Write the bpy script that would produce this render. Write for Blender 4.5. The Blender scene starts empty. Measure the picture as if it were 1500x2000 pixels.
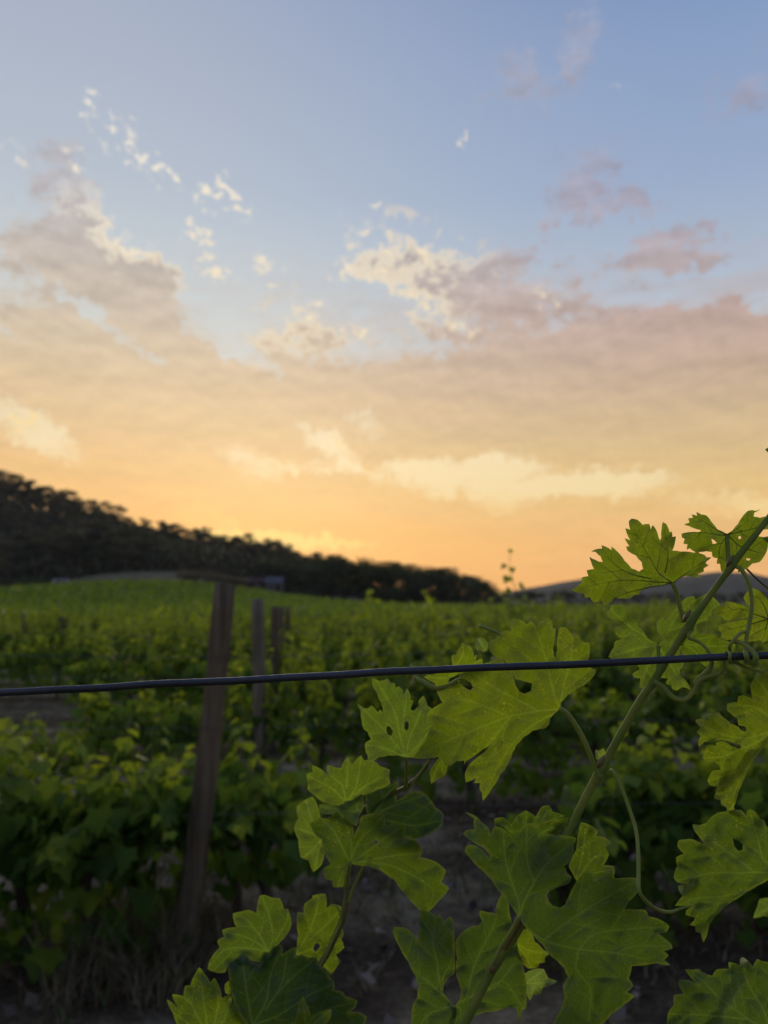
import bpy, bmesh, math, random
import numpy as np
from mathutils import Vector, Matrix, Euler
from mathutils.geometry import delaunay_2d_cdt
from math import radians, sin, cos, tan, atan, atan2, exp, sqrt, pi

random.seed(11)
rng = np.random.default_rng(11)
scene = bpy.context.scene
COL = scene.collection

# ------------------------------------------------------------------ camera
FPX = 1550.0                      # focal length in pixels of the 1500 x 2000 photograph
CAM_H = 1.5
PITCH = atan(180.0 / FPX)
cam_data = bpy.data.cameras.new('camera')
cam_data.sensor_fit = 'VERTICAL'
cam_data.sensor_height = 24.0
cam_data.sensor_width = 18.0
cam_data.lens = FPX / 2000.0 * 24.0
cam_data.clip_start = 0.02
cam_data.clip_end = 9000.0
cam_data.dof.use_dof = True
cam_data.dof.focus_distance = 0.42
cam_data.dof.aperture_fstop = cam_data.lens / 2.9
cam = bpy.data.objects.new('camera', cam_data)
COL.objects.link(cam)
cam.location = (0, 0, CAM_H)
cam.rotation_euler = (pi / 2 + PITCH, 0, 0)
scene.camera = cam

SP, CP = sin(PITCH), cos(PITCH)
def at(px, py, d):
    """world point seen at pixel (px, py) of the photograph, d metres along the lens axis"""
    u = (px - 750.0) / FPX * d
    v = (1000.0 - py) / FPX * d
    return (u, d * CP - v * SP, CAM_H + d * SP + v * CP)
def sky_dir(px, py):
    x, y, z = at(px, py, 1.0)
    z -= CAM_H
    n = sqrt(x * x + y * y + z * z)
    return atan2(x, y), math.asin(z / n)
def xat(px, Y):
    """x of a thing standing at pixel column px, Y metres ahead"""
    return (px - 750.0) / FPX * Y * 0.993

# ------------------------------------------------------------------ render settings
scene.view_settings.view_transform = 'Standard'
scene.view_settings.look = 'None'
scene.view_settings.exposure = 0.0
scene.view_settings.gamma = 1.0
scene.view_settings.use_curve_mapping = False
scene.cycles.use_denoising = True
scene.cycles.max_bounces = 8
scene.cycles.transmission_bounces = 6
scene.cycles.diffuse_bounces = 4
scene.cycles.volume_bounces = 1
scene.cycles.transparent_max_bounces = 8

# ------------------------------------------------------------------ node helper
def lin(c):
    return tuple(((v / 255.0) / 12.92 if v / 255.0 <= 0.04045 else ((v / 255.0 + 0.055) / 1.055) ** 2.4) for v in c)

class NT:
    def __init__(self, tree):
        self.t = tree; self.n = tree.nodes; self.l = tree.links
    def node(self, typ, **kw):
        nd = self.n.new(typ)
        for k, v in kw.items(): setattr(nd, k, v)
        return nd
    def put(self, sock, v):
        if isinstance(v, bpy.types.NodeSocket): self.l.new(v, sock)
        elif isinstance(v, (tuple, list)):
            if sock.type == 'RGBA' and len(v) == 3: v = (*v, 1.0)
            sock.default_value = v
        else: sock.default_value = v
    def math(self, op, a, b=0.0, c=None, clamp=False):
        nd = self.node('ShaderNodeMath', operation=op, use_clamp=clamp)
        self.put(nd.inputs[0], a); self.put(nd.inputs[1], b)
        if c is not None: self.put(nd.inputs[2], c)
        return nd.outputs[0]
    def add(self, a, b): return self.math('ADD', a, b)
    def mul(self, a, b): return self.math('MULTIPLY', a, b)
    def sub(self, a, b): return self.math('SUBTRACT', a, b)
    def vmath(self, op, a, b=None, out=0):
        nd = self.node('ShaderNodeVectorMath', operation=op)
        self.put(nd.inputs[0], a)
        if b is not None:
            if op == 'SCALE': self.put(nd.inputs['Scale'], b)
            else: self.put(nd.inputs[1], b)
        return nd.outputs[out]
    def smooth(self, v, a, b, to0=0.0, to1=1.0):
        nd = self.node('ShaderNodeMapRange', interpolation_type='SMOOTHSTEP')
        self.put(nd.inputs['Value'], v)
        nd.inputs['From Min'].default_value = a; nd.inputs['From Max'].default_value = b
        nd.inputs['To Min'].default_value = to0; nd.inputs['To Max'].default_value = to1
        return nd.outputs['Result']
    def noise(self, vec, scale, detail=4.0, rough=0.55, dist=0.0, out='Fac'):
        nd = self.node('ShaderNodeTexNoise')
        if vec is not None: self.put(nd.inputs['Vector'], vec)
        nd.inputs['Scale'].default_value = scale; nd.inputs['Detail'].default_value = detail
        nd.inputs['Roughness'].default_value = rough; nd.inputs['Distortion'].default_value = dist
        return nd.outputs[out]
    def mix(self, f, a, b, blend='MIX'):
        nd = self.node('ShaderNodeMix', data_type='RGBA', blend_type=blend)
        self.put(nd.inputs['Factor'], f)
        self.put(nd.inputs[6], a); self.put(nd.inputs[7], b)
        return nd.outputs[2]
    def ramp(self, f, stops, interp='LINEAR'):
        nd = self.node('ShaderNodeValToRGB')
        cr = nd.color_ramp; cr.interpolation = interp
        while len(cr.elements) > 1: cr.elements.remove(cr.elements[-1])
        for i, (p, c) in enumerate(stops):
            e = cr.elements[0] if i == 0 else cr.elements.new(p)
            e.position = p; e.color = (*c, 1.0) if len(c) == 3 else c
        self.put(nd.inputs['Fac'], f)
        return nd.outputs['Color']
    def xyz(self, v):
        nd = self.node('ShaderNodeSeparateXYZ'); self.put(nd.inputs[0], v)
        return nd.outputs
    def comb(self, x, y, z):
        nd = self.node('ShaderNodeCombineXYZ')
        for s, v in zip(nd.inputs, (x, y, z)): self.put(s, v)
        return nd.outputs[0]

# ------------------------------------------------------------------ sky
SUN_AZ = atan((520 - 750) / FPX)          # the glow behind the wooded hill
SUN_EL = radians(10.0)
world = bpy.data.worlds.new('World')
scene.world = world
world.use_nodes = True
world.cycles.sampling_method = 'MANUAL'
world.cycles.sample_map_resolution = 256
def build_sky():
    w = NT(world.node_tree)
    for nd in list(w.n): w.n.remove(nd)
    tc = w.node('ShaderNodeTexCoord')
    x, y, z = w.xyz(tc.outputs['Generated'])
    az = w.math('ARCTAN2', x, y)
    el = w.math('ARCSINE', z)
    p = w.comb(az, el, 0.0)
    def noise2(vec, scale, detail, rough, out='Fac'):
        nd = w.node('ShaderNodeTexNoise', noise_dimensions='2D')
        w.put(nd.inputs['Vector'], vec)
        nd.inputs['Scale'].default_value = scale; nd.inputs['Detail'].default_value = detail; nd.inputs['Roughness'].default_value = rough
        return nd.outputs[out]
    # slow warps so that nothing is a clean ellipse
    warp = w.vmath('SUBTRACT', noise2(p, 13.0, 3.0, 0.62, 'Color'), (0.5, 0.5, 0.5))
    fine = w.vmath('SUBTRACT', noise2(p, 70.0, 2.0, 0.6, 'Color'), (0.5, 0.5, 0.5))
    pw = w.vmath('ADD', p, w.vmath('ADD', w.vmath('SCALE', warp, 0.085), w.vmath('SCALE', fine, 0.03)))
    pw2 = w.vmath('ADD', p, w.vmath('ADD', w.vmath('SCALE', warp, 0.03), w.vmath('SCALE', fine, 0.026)))
    C25, S25 = cos(radians(25)), sin(radians(25))
    frames = {}
    for key, v in (('a', pw), ('b', pw2), ('c', p)):
        vx, vy, _ = w.xyz(v)
        frames[key, 0] = (vx, vy)
        if True:                  # the same directions turned by 25 degrees, for the tilted clouds
            frames[key, 1] = (w.sub(w.mul(vx, C25), w.mul(vy, S25)), w.add(w.mul(vx, S25), w.mul(vy, C25)))
    last = [0.0]
    def total(bl, key='a'):
        """sum of soft ellipses (px, py, half width, half height, tilted, weight), sizes in photo pixels"""
        s = None
        for f in (0, 1):
            sub = [b for b in bl if b[4] == f]
            for k, b in enumerate(sub):
                if k % 8 == 0:
                    vec = w.comb(frames[key, f][0], frames[key, f][1], last[0])   # waits for the ellipses before it, which keeps the shader small
                a, e = sky_dir(b[0], b[1])
                if f: a, e = a * C25 - e * S25, a * S25 + e * C25
                sx, sy, wt = FPX / b[2], FPX / b[3], b[5]
                nd = w.node('ShaderNodeVectorMath', operation='MULTIPLY_ADD')
                w.put(nd.inputs[0], vec); w.put(nd.inputs[1], (sx, sy, 0.0)); w.put(nd.inputs[2], (-a * sx, -e * sy, 0.0))
                r2 = w.vmath('DOT_PRODUCT', nd.outputs[0], nd.outputs[0], out=1)
                v = w.math('MAXIMUM', w.math('MULTIPLY_ADD', r2, -wt, wt), 0.0)
                s = v if s is None else w.add(s, v)
                last[0] = s
        return s
    def stops(lst):
        return [(max(0.0, min(1.0, sky_dir(750, py)[1] / radians(90))), lin(c)) for py, c in sorted(lst, key=lambda q: -q[0])]
    elf = w.math('DIVIDE', el, radians(90.0), clamp=True)
    side = w.smooth(az, radians(-24), radians(27))
    n1 = noise2(w.vmath('MULTIPLY', p, (1.0, 2.0, 1.0)), 17.0, 6.0, 0.6)
    n2 = noise2(w.vmath('ADD', w.vmath('MULTIPLY', p, (1.0, 1.4, 1.0)), w.vmath('SCALE', warp, 0.05)), 74.0, 4.0, 0.58)
    nn = w.add(w.mul(w.sub(n1, 0.5), 1.5), w.mul(w.sub(n2, 0.5), 0.8))
    # clear sky, left (towards the glow) and right
    cl = w.ramp(elf, stops([(1180, (252, 188, 116)), (1090, (254, 200, 126)), (980, (250, 212, 150)), (850, (238, 220, 188)),
                            (720, (216, 214, 206)), (600, (206, 211, 211)), (480, (194, 203, 211)), (380, (184, 194, 207)), (150, (174, 183, 201)), (-150, (160, 172, 198)), (-1200, (112, 138, 188))]))
    cr_ = w.ramp(elf, stops([(1180, (250, 186, 122)), (1090, (248, 198, 130)), (980, (244, 214, 158)), (850, (230, 214, 182)),
                             (720, (200, 202, 206)), (560, (174, 188, 207)), (400, (154, 173, 203)), (150, (137, 160, 198)), (-150, (112, 138, 184)), (-1200, (88, 118, 176))]))
    clear = w.mix(side, cl, cr_)
    # cloud deck
    dl = w.ramp(elf, stops([(1180, (255, 174, 84)), (1080, (255, 186, 98)), (960, (246, 193, 120)), (850, (232, 195, 142)),
                            (740, (222, 196, 158)), (640, (208, 190, 168)), (540, (198, 185, 174)), (400, (190, 184, 188)), (150, (184, 184, 198))]))
    dr = w.ramp(elf, stops([(1180, (252, 176, 100)), (1080, (246, 186, 110)), (960, (232, 194, 126)), (850, (214, 184, 138)),
                            (740, (200, 170, 146)), (640, (194, 165, 154)), (540, (184, 168, 170)), (400, (168, 164, 184)), (150, (164, 168, 190))]))
    deckc = w.mix(side, dl, dr)
    deck = w.smooth(el, sky_dir(750, 600)[1], sky_dir(750, 790)[1], 0.0, 1.5)
    masses = [(180, 520, 200, 110, 1, 1.1), (60, 560, 140, 80, 1, .7), (300, 570, 90, 50, 1, .6), (70, 660, 230, 60, 0, .6), (120, 335, 100, 52, 1, .95), (350, 660, 180, 50, 1, .6),
              (950, 560, 270, 95, 0, .95), (760, 505, 130, 60, 0, .5), (1200, 650, 330, 85, 0, .75), (1430, 680, 260, 80, 0, .7), (620, 640, 150, 44, 1, .45),
              (1150, 395, 180, 52, 0, .95), (1310, 487, 150, 58, 0, 1.0), (1010, 165, 140, 80, 0, 1.0),
              (1142, 90, 60, 95, 0, .95), (1150, 315, 160, 50, 0, .85), (1455, 190, 120, 80, 0, .95), (800, 420, 70, 32, 0, .85), (1330, 380, 100, 40, 0, .4)]
    cov = w.add(w.add(deck, total(masses)), w.mul(nn, w.smooth(el, sky_dir(750, 640)[1], sky_dir(750, 330)[1], 1.0, 0.8)))
    opening = [(490, 702, 120, 24, 1, 1.1), (700, 690, 80, 30, 0, .9), (40, 655, 90, 18, 1, .8), (270, 680, 90, 18, 1, .7), (140, 590, 110, 16, 1, .7), (690, 600, 110, 54, 0, .8)]
    cov = w.sub(cov, total(opening, 'b'))
    cov = w.sub(cov, w.smooth(el, sky_dir(750, 560)[1], sky_dir(750, 250)[1], 0.0, 0.30))
    covm = w.smooth(cov, 0.22, 0.95)
    # light and shade inside the deck
    sx_, sy_ = sky_dir(520, 1180)
    n1s = noise2(w.vmath('MULTIPLY', w.vmath('ADD', w.vmath('SCALE', p, 0.985), (0.015 * sx_, 0.015 * sy_ - 0.006, 0.0)), (1.0, 2.0, 1.0)), 17.0, 4.0, 0.6)
    streak = noise2(w.vmath('ADD', w.vmath('MULTIPLY', p, (0.9, 4.6, 1.0)), w.vmath('SCALE', warp, 0.12)), 9.0, 4.0, 0.6)
    form = w.add(w.mul(w.sub(n1s, n1), 0.75), w.mul(w.sub(streak, 0.5), 0.30))
    deckc = w.vmath('SCALE', deckc, w.add(0.985, w.mul(form, w.smooth(el, radians(4), radians(24), 0.28, 0.72))))
    veil = w.mul(w.smooth(el, sky_dir(750, 420)[1], sky_dir(750, 700)[1], 0.0, 0.5), w.smooth(w.add(streak, w.mul(n1, 0.6)), 0.55, 1.0))
    col = w.mix(w.math('MAXIMUM', w.mul(covm, 0.92), veil), clear, deckc)
    # pale openings low in the deck, and sunlit rims
    low = [(1010, 938, 300, 38, 0, 1.0), (1170, 948, 200, 30, 0, .8), (860, 915, 200, 24, 0, .8), (980, 900, 90, 24, 0, .6), (640, 870, 90, 30, 1, .9), (620, 908, 110, 20, 0, .7), (480, 900, 100, 34, 1, .6),
           (60, 838, 120, 40, 1, 1.1), (720, 835, 50, 40, 0, .5), (1430, 985, 150, 34, 0, .5), (1000, 985, 110, 30, 0, .4)]
    lowt = total(low, 'b')
    lm = w.smooth(w.add(lowt, w.add(w.mul(nn, 0.9), w.mul(w.sub(streak, 0.5), 0.9))), 0.0, 0.95)
    lowc = w.ramp(elf, stops([(1050, (255, 212, 130)), (960, (248, 224, 170)), (890, (250, 228, 182)), (800, (238, 222, 190))]))
    col = w.mix(w.mul(w.mul(lm, w.smooth(lowt, 0.0, 0.3)), 0.85), col, lowc)
    flecks = [(205, 225, 62, 42, 1, .8), (250, 275, 66, 48, 1, .9), (305, 336, 60, 24, 1, .8), (425, 375, 44, 42, 1, .9), (468, 402, 34, 24, 1, .6), (380, 453, 40, 26, 1, 1.0),
              (420, 526, 56, 34, 1, .6), (521, 535, 44, 38, 0, .75), (245, 470, 90, 26, 1, .7), (736, 398, 20, 14, 0, .6), (735, 470, 110, 36, 1, .45), (720, 540, 110, 30, 0, .5), (838, 495, 34, 30, 0, .6),
              (835, 596, 70, 26, 1, .7), (895, 648, 46, 24, 0, .7), (612, 604, 44, 22, 0, .8), (690, 648, 60, 14, 0, .7), (1070, 576, 50, 26, 0, .5), (910, 277, 12, 15, 0, .8), (150, 326, 46, 22, 1, .6), (40, 300, 46, 18, 1, .5), (1220, 166, 30, 12, 0, .3),
              (32, 820, 60, 20, 0, .9), (640, 864, 46, 16, 1, .8), (840, 918, 110, 12, 0, .6), ]
    fl = total(flecks, 'b')
    vor = w.node('ShaderNodeTexVoronoi', voronoi_dimensions='2D'); vor.inputs['Scale'].default_value = 58.0
    w.put(vor.inputs['Vector'], w.vmath('ADD', w.vmath('MULTIPLY', w.comb(frames['c', 1][0], frames['c', 1][1], 0.0), (0.85, 1.6, 1.0)), w.vmath('SCALE', fine, 0.026)))
    vr, _, _ = w.xyz(vor.outputs['Color'])
    puff = w.smooth(w.add(vor.outputs['Distance'], w.add(w.mul(vr, 0.36), w.mul(w.sub(n2, 0.5), -1.1))), 0.66, 0.08)
    fm = w.mul(puff, w.smooth(fl, 0.02, 0.55))
    flc = w.mix(side, w.ramp(elf, stops([(1060, (255, 206, 112)), (900, (255, 220, 136)), (700, (252, 226, 176)), (560, (252, 233, 198)), (350, (252, 240, 218)), (150, (244, 236, 222))])), lin((242, 224, 190)))
    col = w.mix(w.mul(fm, 0.9), col, flc)
    # gold rims where the bank breaks up
    rim = w.mul(w.mul(covm, w.sub(1.0, covm)), w.mul(total([(760, 530, 240, 130, 0, 1.0), (250, 480, 160, 70, 1, .8), (560, 640, 200, 60, 0, .6)], 'b'), 3.4))
    col = w.mix(w.math('MINIMUM', rim, 0.62), col, flc)
    # glow where the sun has gone down behind the hill
    g = total([(540, 1100, 620, 110, 0, 1.0)], 'c')
    col = w.mix(w.mul(g, 0.5), col, lin((255, 184, 88)))
    glt = total([(500, 1058, 200, 22, 0, 1.0), (620, 1068, 150, 15, 0, .8), (430, 1030, 120, 40, 1, .5)], 'b')
    gl = w.mul(w.smooth(w.add(glt, w.mul(nn, 0.6)), 0.1, 0.95), w.smooth(glt, 0.0, 0.3))
    col = w.mix(w.mul(gl, 0.8), col, lin((255, 218, 122)))
    # east of the camera the same sky goes on, away from the glow and duller
    away = w.smooth(w.math('ABSOLUTE', w.sub(az, SUN_AZ)), radians(45), radians(125))
    east = w.ramp(elf, stops([(1180, (118, 114, 128)), (1000, (134, 126, 138)), (700, (134, 138, 158)), (300, (122, 138, 172)), (-1200, (98, 126, 180))]))
    col = w.mix(w.mul(away, 0.9), col, east)
    # physical dusk sky mixed in
    st = w.node('ShaderNodeTexSky')
    st.sky_type = 'NISHITA'; st.sun_disc = False
    st.sun_elevation = SUN_EL; st.sun_rotation = SUN_AZ
    st.air_density = 1.0; st.dust_density = 1.5; st.ozone_density = 1.5
    col = w.mix(0.04, col, w.vmath('SCALE', st.outputs[0], 0.10))
    # below the horizon: dull earth
    col = w.mix(w.smooth(el, -0.004, -0.03), col, lin((70, 62, 50)))
    bg = w.node('ShaderNodeBackground'); bg.inputs['Strength'].default_value = 1.0
    w.l.new(col, bg.inputs['Color'])
    out = w.node('ShaderNodeOutputWorld')
    w.l.new(bg.outputs[0], out.inputs[0])
build_sky()

sun_d = bpy.data.lights.new('sun', 'SUN')
sun_d.energy = 1.5
sun_d.angle = radians(32)
sun_d.color = (1.0, 0.80, 0.52)
sun = bpy.data.objects.new('sun', sun_d)
COL.objects.link(sun)
sv = Vector((sin(SUN_AZ) * cos(SUN_EL), cos(SUN_AZ) * cos(SUN_EL), sin(SUN_EL)))
sun.rotation_euler = sv.to_track_quat('Z', 'Y').to_euler()
sun.location = (-20, 60, 30)

# ------------------------------------------------------------------ object helpers
def prop(o, label=None, cat=None, group=None, kind=None):
    if label: o['label'] = label
    if cat: o['category'] = cat
    if group: o['group'] = group
    if kind: o['kind'] = kind
    return o
def empty(name, loc, rz=0.0, parent=None):
    o = bpy.data.objects.new(name, None)
    COL.objects.link(o)
    o.location = loc; o.rotation_euler = (0, 0, rz)
    o.empty_display_size = 0.1
    if parent: o.parent = parent
    return o
def link(name, me, mat=None, parent=None, world_space=False):
    """one mesh object; world_space = vertices are world coordinates although the parent stands elsewhere"""
    if mat is not None and len(me.materials) == 0: me.materials.append(mat)
    o = bpy.data.objects.new(name, me)
    COL.objects.link(o)
    if parent is not None:
        o.parent = parent
        if world_space:
            q = parent; off = Vector((0, 0, 0))
            while q is not None:
                off += Vector(q.location); q = q.parent
            o.location = -off
    return o
def pymesh(name, verts, faces, smooth=True):
    me = bpy.data.meshes.new(name)
    me.from_pydata([tuple(v) for v in verts], [], faces)
    if smooth: me.polygons.foreach_set('use_smooth', [True] * len(me.polygons))
    me.update()
    return me
def fast_mesh(name, V, F, smooth=False):
    """V (n,3), F (m,k) arrays of one face size"""
    V = np.asarray(V, np.float32); F = np.asarray(F, np.int32)
    me = bpy.data.meshes.new(name)
    me.vertices.add(len(V)); me.vertices.foreach_set('co', V.ravel())
    k = F.shape[1]
    me.loops.add(F.size); me.loops.foreach_set('vertex_index', F.ravel())
    me.polygons.add(len(F))
    me.polygons.foreach_set('loop_start', np.arange(len(F), dtype=np.int32) * k)
    me.polygons.foreach_set('loop_total', np.full(len(F), k, np.int32))
    if smooth: me.polygons.foreach_set('use_smooth', np.ones(len(F), bool))
    me.update(calc_edges=True); me.validate()
    return me
def fattr(me, name, vals):
    a = me.attributes.new(name, 'FLOAT', 'POINT')
    a.data.foreach_set('value', np.asarray(vals, np.float32))
def tube(points, radii, seg=8, cap=True, lump=0.0, rs=0):
    """verts and faces of a tapering tube through points"""
    P = [Vector(q) for q in points]
    R = list(radii) if hasattr(radii, '__len__') else [radii] * len(P)
    V, F = [], []
    r_ = random.Random(rs)
    nrm = None
    for i, q in enumerate(P):
        t = (P[min(i + 1, len(P) - 1)] - P[max(i - 1, 0)])
        t = t.normalized() if t.length > 1e-12 else Vector((0, 0, 1))
        if nrm is None:
            nrm = t.orthogonal().normalized()
        nrm = (nrm - t * nrm.dot(t))
        nrm = nrm.normalized() if nrm.length > 1e-9 else t.orthogonal().normalized()
        b = t.cross(nrm)
        for k in range(seg):
            a = 2 * pi * k / seg
            rr = R[i] * (1 + lump * (r_.random() - 0.5))
            V.append(q + nrm * (cos(a) * rr) + b * (sin(a) * rr))
    for i in range(len(P) - 1):
        for k in range(seg):
            k2 = (k + 1) % seg
            F.append((i * seg + k, i * seg + k2, (i + 1) * seg + k2, (i + 1) * seg + k))
    if cap:
        F.append(tuple(reversed(range(seg))))
        F.append(tuple(range((len(P) - 1) * seg, len(P) * seg)))
    return V, F
def join(parts):
    V, F = [], []
    for v, f in parts:
        o = len(V); V += list(v); F += [tuple(i + o for i in q) for q in f]
    return V, F
def spline(pts, n=6):
    """Catmull-Rom through points of any dimension"""
    P = np.array(pts, float)
    if len(P) < 3:
        return [tuple(P[0] + (P[-1] - P[0]) * t) for t in np.linspace(0, 1, n + 1)]
    E = np.vstack([2 * P[0] - P[1], P, 2 * P[-1] - P[-2]])
    out = []
    for i in range(1, len(E) - 2):
        for t in np.linspace(0, 1, n, endpoint=False):
            a, b, c, d = E[i - 1], E[i], E[i + 1], E[i + 2]
            out.append(0.5 * (2 * b + (c - a) * t + (2 * a - 5 * b + 4 * c - d) * t * t + (3 * b - a - 3 * c + d) * t ** 3))
    out.append(P[-1])
    return [tuple(q) for q in out]
def boxm(x0, x1, y0, y1, z0, z1):
    V = [(x0, y0, z0), (x1, y0, z0), (x1, y1, z0), (x0, y1, z0), (x0, y0, z1), (x1, y0, z1), (x1, y1, z1), (x0, y1, z1)]
    F = [(0, 3, 2, 1), (4, 5, 6, 7), (0, 1, 5, 4), (1, 2, 6, 5), (2, 3, 7, 6), (3, 0, 4, 7)]
    return V, F

# ------------------------------------------------------------------ materials
def new_mat(name):
    m = bpy.data.materials.new(name); m.use_nodes = True
    t = NT(m.node_tree)
    for nd in list(t.n): t.n.remove(nd)
    return m, t
def finish(t, shader, disp=None):
    o = t.node('ShaderNodeOutputMaterial'); t.l.new(shader, o.inputs['Surface'])
    if disp is not None: t.l.new(disp, o.inputs['Displacement'])
def principled(t, color, rough=0.7, spec=0.3, normal=None):
    b = t.node('ShaderNodeBsdfPrincipled')
    t.put(b.inputs['Base Color'], color); t.put(b.inputs['Roughness'], rough)
    b.inputs['Specular IOR Level'].default_value = spec
    if normal is not None: t.l.new(normal, b.inputs['Normal'])
    return b.outputs[0]
def bump(t, h, strength=0.5, dist=0.01):
    b = t.node('ShaderNodeBump'); b.inputs['Strength'].default_value = strength; b.inputs['Distance'].default_value = dist
    t.l.new(h, b.inputs['Height']); return b.outputs[0]
def mix_shader(t, f, a, b):
    m = t.node('ShaderNodeMixShader'); t.put(m.inputs[0], f); t.l.new(a, m.inputs[1]); t.l.new(b, m.inputs[2]); return m.outputs[0]
def objcoord(t): return t.node('ShaderNodeTexCoord').outputs['Object']
def attr(t, name, typ='GEOMETRY', out='Fac'):
    a = t.node('ShaderNodeAttribute'); a.attribute_type = typ; a.attribute_name = name; return a.outputs[out]

def foliage_mat(name, old, young, trans=0.35, spec=0.25, rnd=0.25):
    """leaf faces carrying the attribute 'age' (0 old .. 1 young tip)"""
    m, t = new_mat(name)
    age = attr(t, 'age')
    oi = t.node('ShaderNodeObjectInfo')
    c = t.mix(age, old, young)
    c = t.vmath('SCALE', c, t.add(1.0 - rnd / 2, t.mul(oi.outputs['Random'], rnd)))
    d = principled(t, c, 0.55, spec)
    tr = t.node('ShaderNodeBsdfTranslucent')
    t.l.new(t.mix(0.6, c, t.vmath('MULTIPLY', c, (1.5, 1.25, 0.35))), tr.inputs['Color'])
    finish(t, mix_shader(t, trans, d, tr.outputs[0]))
    return m
M_VINE = foliage_mat('vine foliage', (0.074, 0.155, 0.028), (0.31, 0.42, 0.040), 0.55)
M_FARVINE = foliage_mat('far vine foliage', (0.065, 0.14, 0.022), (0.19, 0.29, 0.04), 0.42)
M_TREE = foliage_mat('tree foliage', (0.040, 0.045, 0.024), (0.13, 0.125, 0.065), 0.15, 0.15, 1.0)
M_BUSH = foliage_mat('bush foliage', (0.032, 0.050, 0.020), (0.075, 0.095, 0.034), 0.2, 0.15, 0.4)
M_WEED = foliage_mat('weed foliage', (0.06, 0.09, 0.03), (0.16, 0.17, 0.07), 0.3, 0.15, 0.4)
M_DRY = foliage_mat('dry grass', (0.10, 0.085, 0.050), (0.30, 0.26, 0.16), 0.25, 0.1, 0.3)

def wood_mat(name, a, b, scale=1.0):
    m, t = new_mat(name)
    co = objcoord(t)
    g = t.noise(t.vmath('MULTIPLY', co, (42.0 * scale, 42.0 * scale, 2.2 * scale)), 1.0, 6.0, 0.65, 0.4)
    big = t.noise(co, 3.5, 4.0, 0.6)
    knots = t.smooth(t.noise(t.vmath('MULTIPLY', co, (10, 10, 4)), 1.0, 2.0, 0.5), 0.68, 0.8)
    c = t.mix(t.smooth(g, 0.3, 0.7), a, b)
    c = t.mix(t.mul(t.smooth(big, 0.4, 0.75), 0.5), c, tuple(v * 0.45 for v in a))
    c = t.mix(t.mul(knots, 0.6), c, (0.02, 0.016, 0.012))
    finish(t, principled(t, c, 0.9, 0.15, bump(t, g, 0.9, 0.006)))
    return m
M_POST = wood_mat('weathered post timber', (0.098, 0.074, 0.044), (0.21, 0.168, 0.108))
M_POST2 = wood_mat('grey post timber', (0.135, 0.115, 0.078), (0.26, 0.222, 0.155))
M_BARK = wood_mat('bark', (0.05, 0.04, 0.03), (0.13, 0.105, 0.08))
M_PALEBARK = wood_mat('pale gum bark', (0.12, 0.105, 0.09), (0.26, 0.235, 0.2), 0.3)

def plain_mat(name, c, rough=0.7, spec=0.3, var=0.25, scale=6.0):
    m, t = new_mat(name)
    n = t.noise(objcoord(t), scale, 5.0, 0.6)
    col = t.mix(t.smooth(n, 0.3, 0.7), tuple(v * (1 - var) for v in c), tuple(min(1, v * (1 + var)) for v in c))
    finish(t, principled(t, col, rough, spec, bump(t, n, 0.2, 0.01)))
    return m

def ground_mat():
    m, t = new_mat('soil and dry grass')
    co = objcoord(t)
    x, y, z = t.xyz(co)
    big = t.noise(co, 0.45, 4.0, 0.6)
    mid = t.noise(co, 2.6, 6.0, 0.65)
    fine = t.noise(co, 38.0, 5.0, 0.7)
    clod = t.noise(co, 11.0, 5.0, 0.7)
    soil = t.mix(t.smooth(fine, 0.3, 0.72), (0.034, 0.023, 0.014), (0.098, 0.068, 0.042))
    straw = t.mix(t.smooth(fine, 0.25, 0.7), (0.17, 0.13, 0.07), (0.37, 0.295, 0.175))
    f = t.smooth(t.add(t.mul(big, 0.55), t.mul(mid, 0.6)), 0.47, 0.67)
    # bare strip under each row, straw between the rows
    row = t.math('ABSOLUTE', t.math('SINE', t.mul(t.sub(t.sub(y, t.mul(x, 0.07)), 3.55), pi / 2.4)))
    f = t.mul(f, t.smooth(row, 0.15, 0.75))
    near = t.mix(f, soil, straw)
    grass = t.mix(t.smooth(t.noise(co, 0.25, 5.0, 0.65), 0.3, 0.7), (0.035, 0.065, 0.014), (0.075, 0.115, 0.025))
    dryf = t.mix(t.smooth(t.noise(co, 0.6, 4.0, 0.6), 0.35, 0.65), (0.10, 0.085, 0.05), (0.17, 0.15, 0.085))
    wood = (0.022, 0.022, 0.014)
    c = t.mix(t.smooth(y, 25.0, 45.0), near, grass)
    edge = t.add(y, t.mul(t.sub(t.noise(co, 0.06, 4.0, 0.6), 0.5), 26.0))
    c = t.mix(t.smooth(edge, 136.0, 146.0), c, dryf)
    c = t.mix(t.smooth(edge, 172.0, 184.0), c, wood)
    h = t.add(t.mul(clod, 0.7), t.mul(fine, 0.3))
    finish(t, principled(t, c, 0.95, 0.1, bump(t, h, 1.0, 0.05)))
    return m
M_GROUND = ground_mat()

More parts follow.
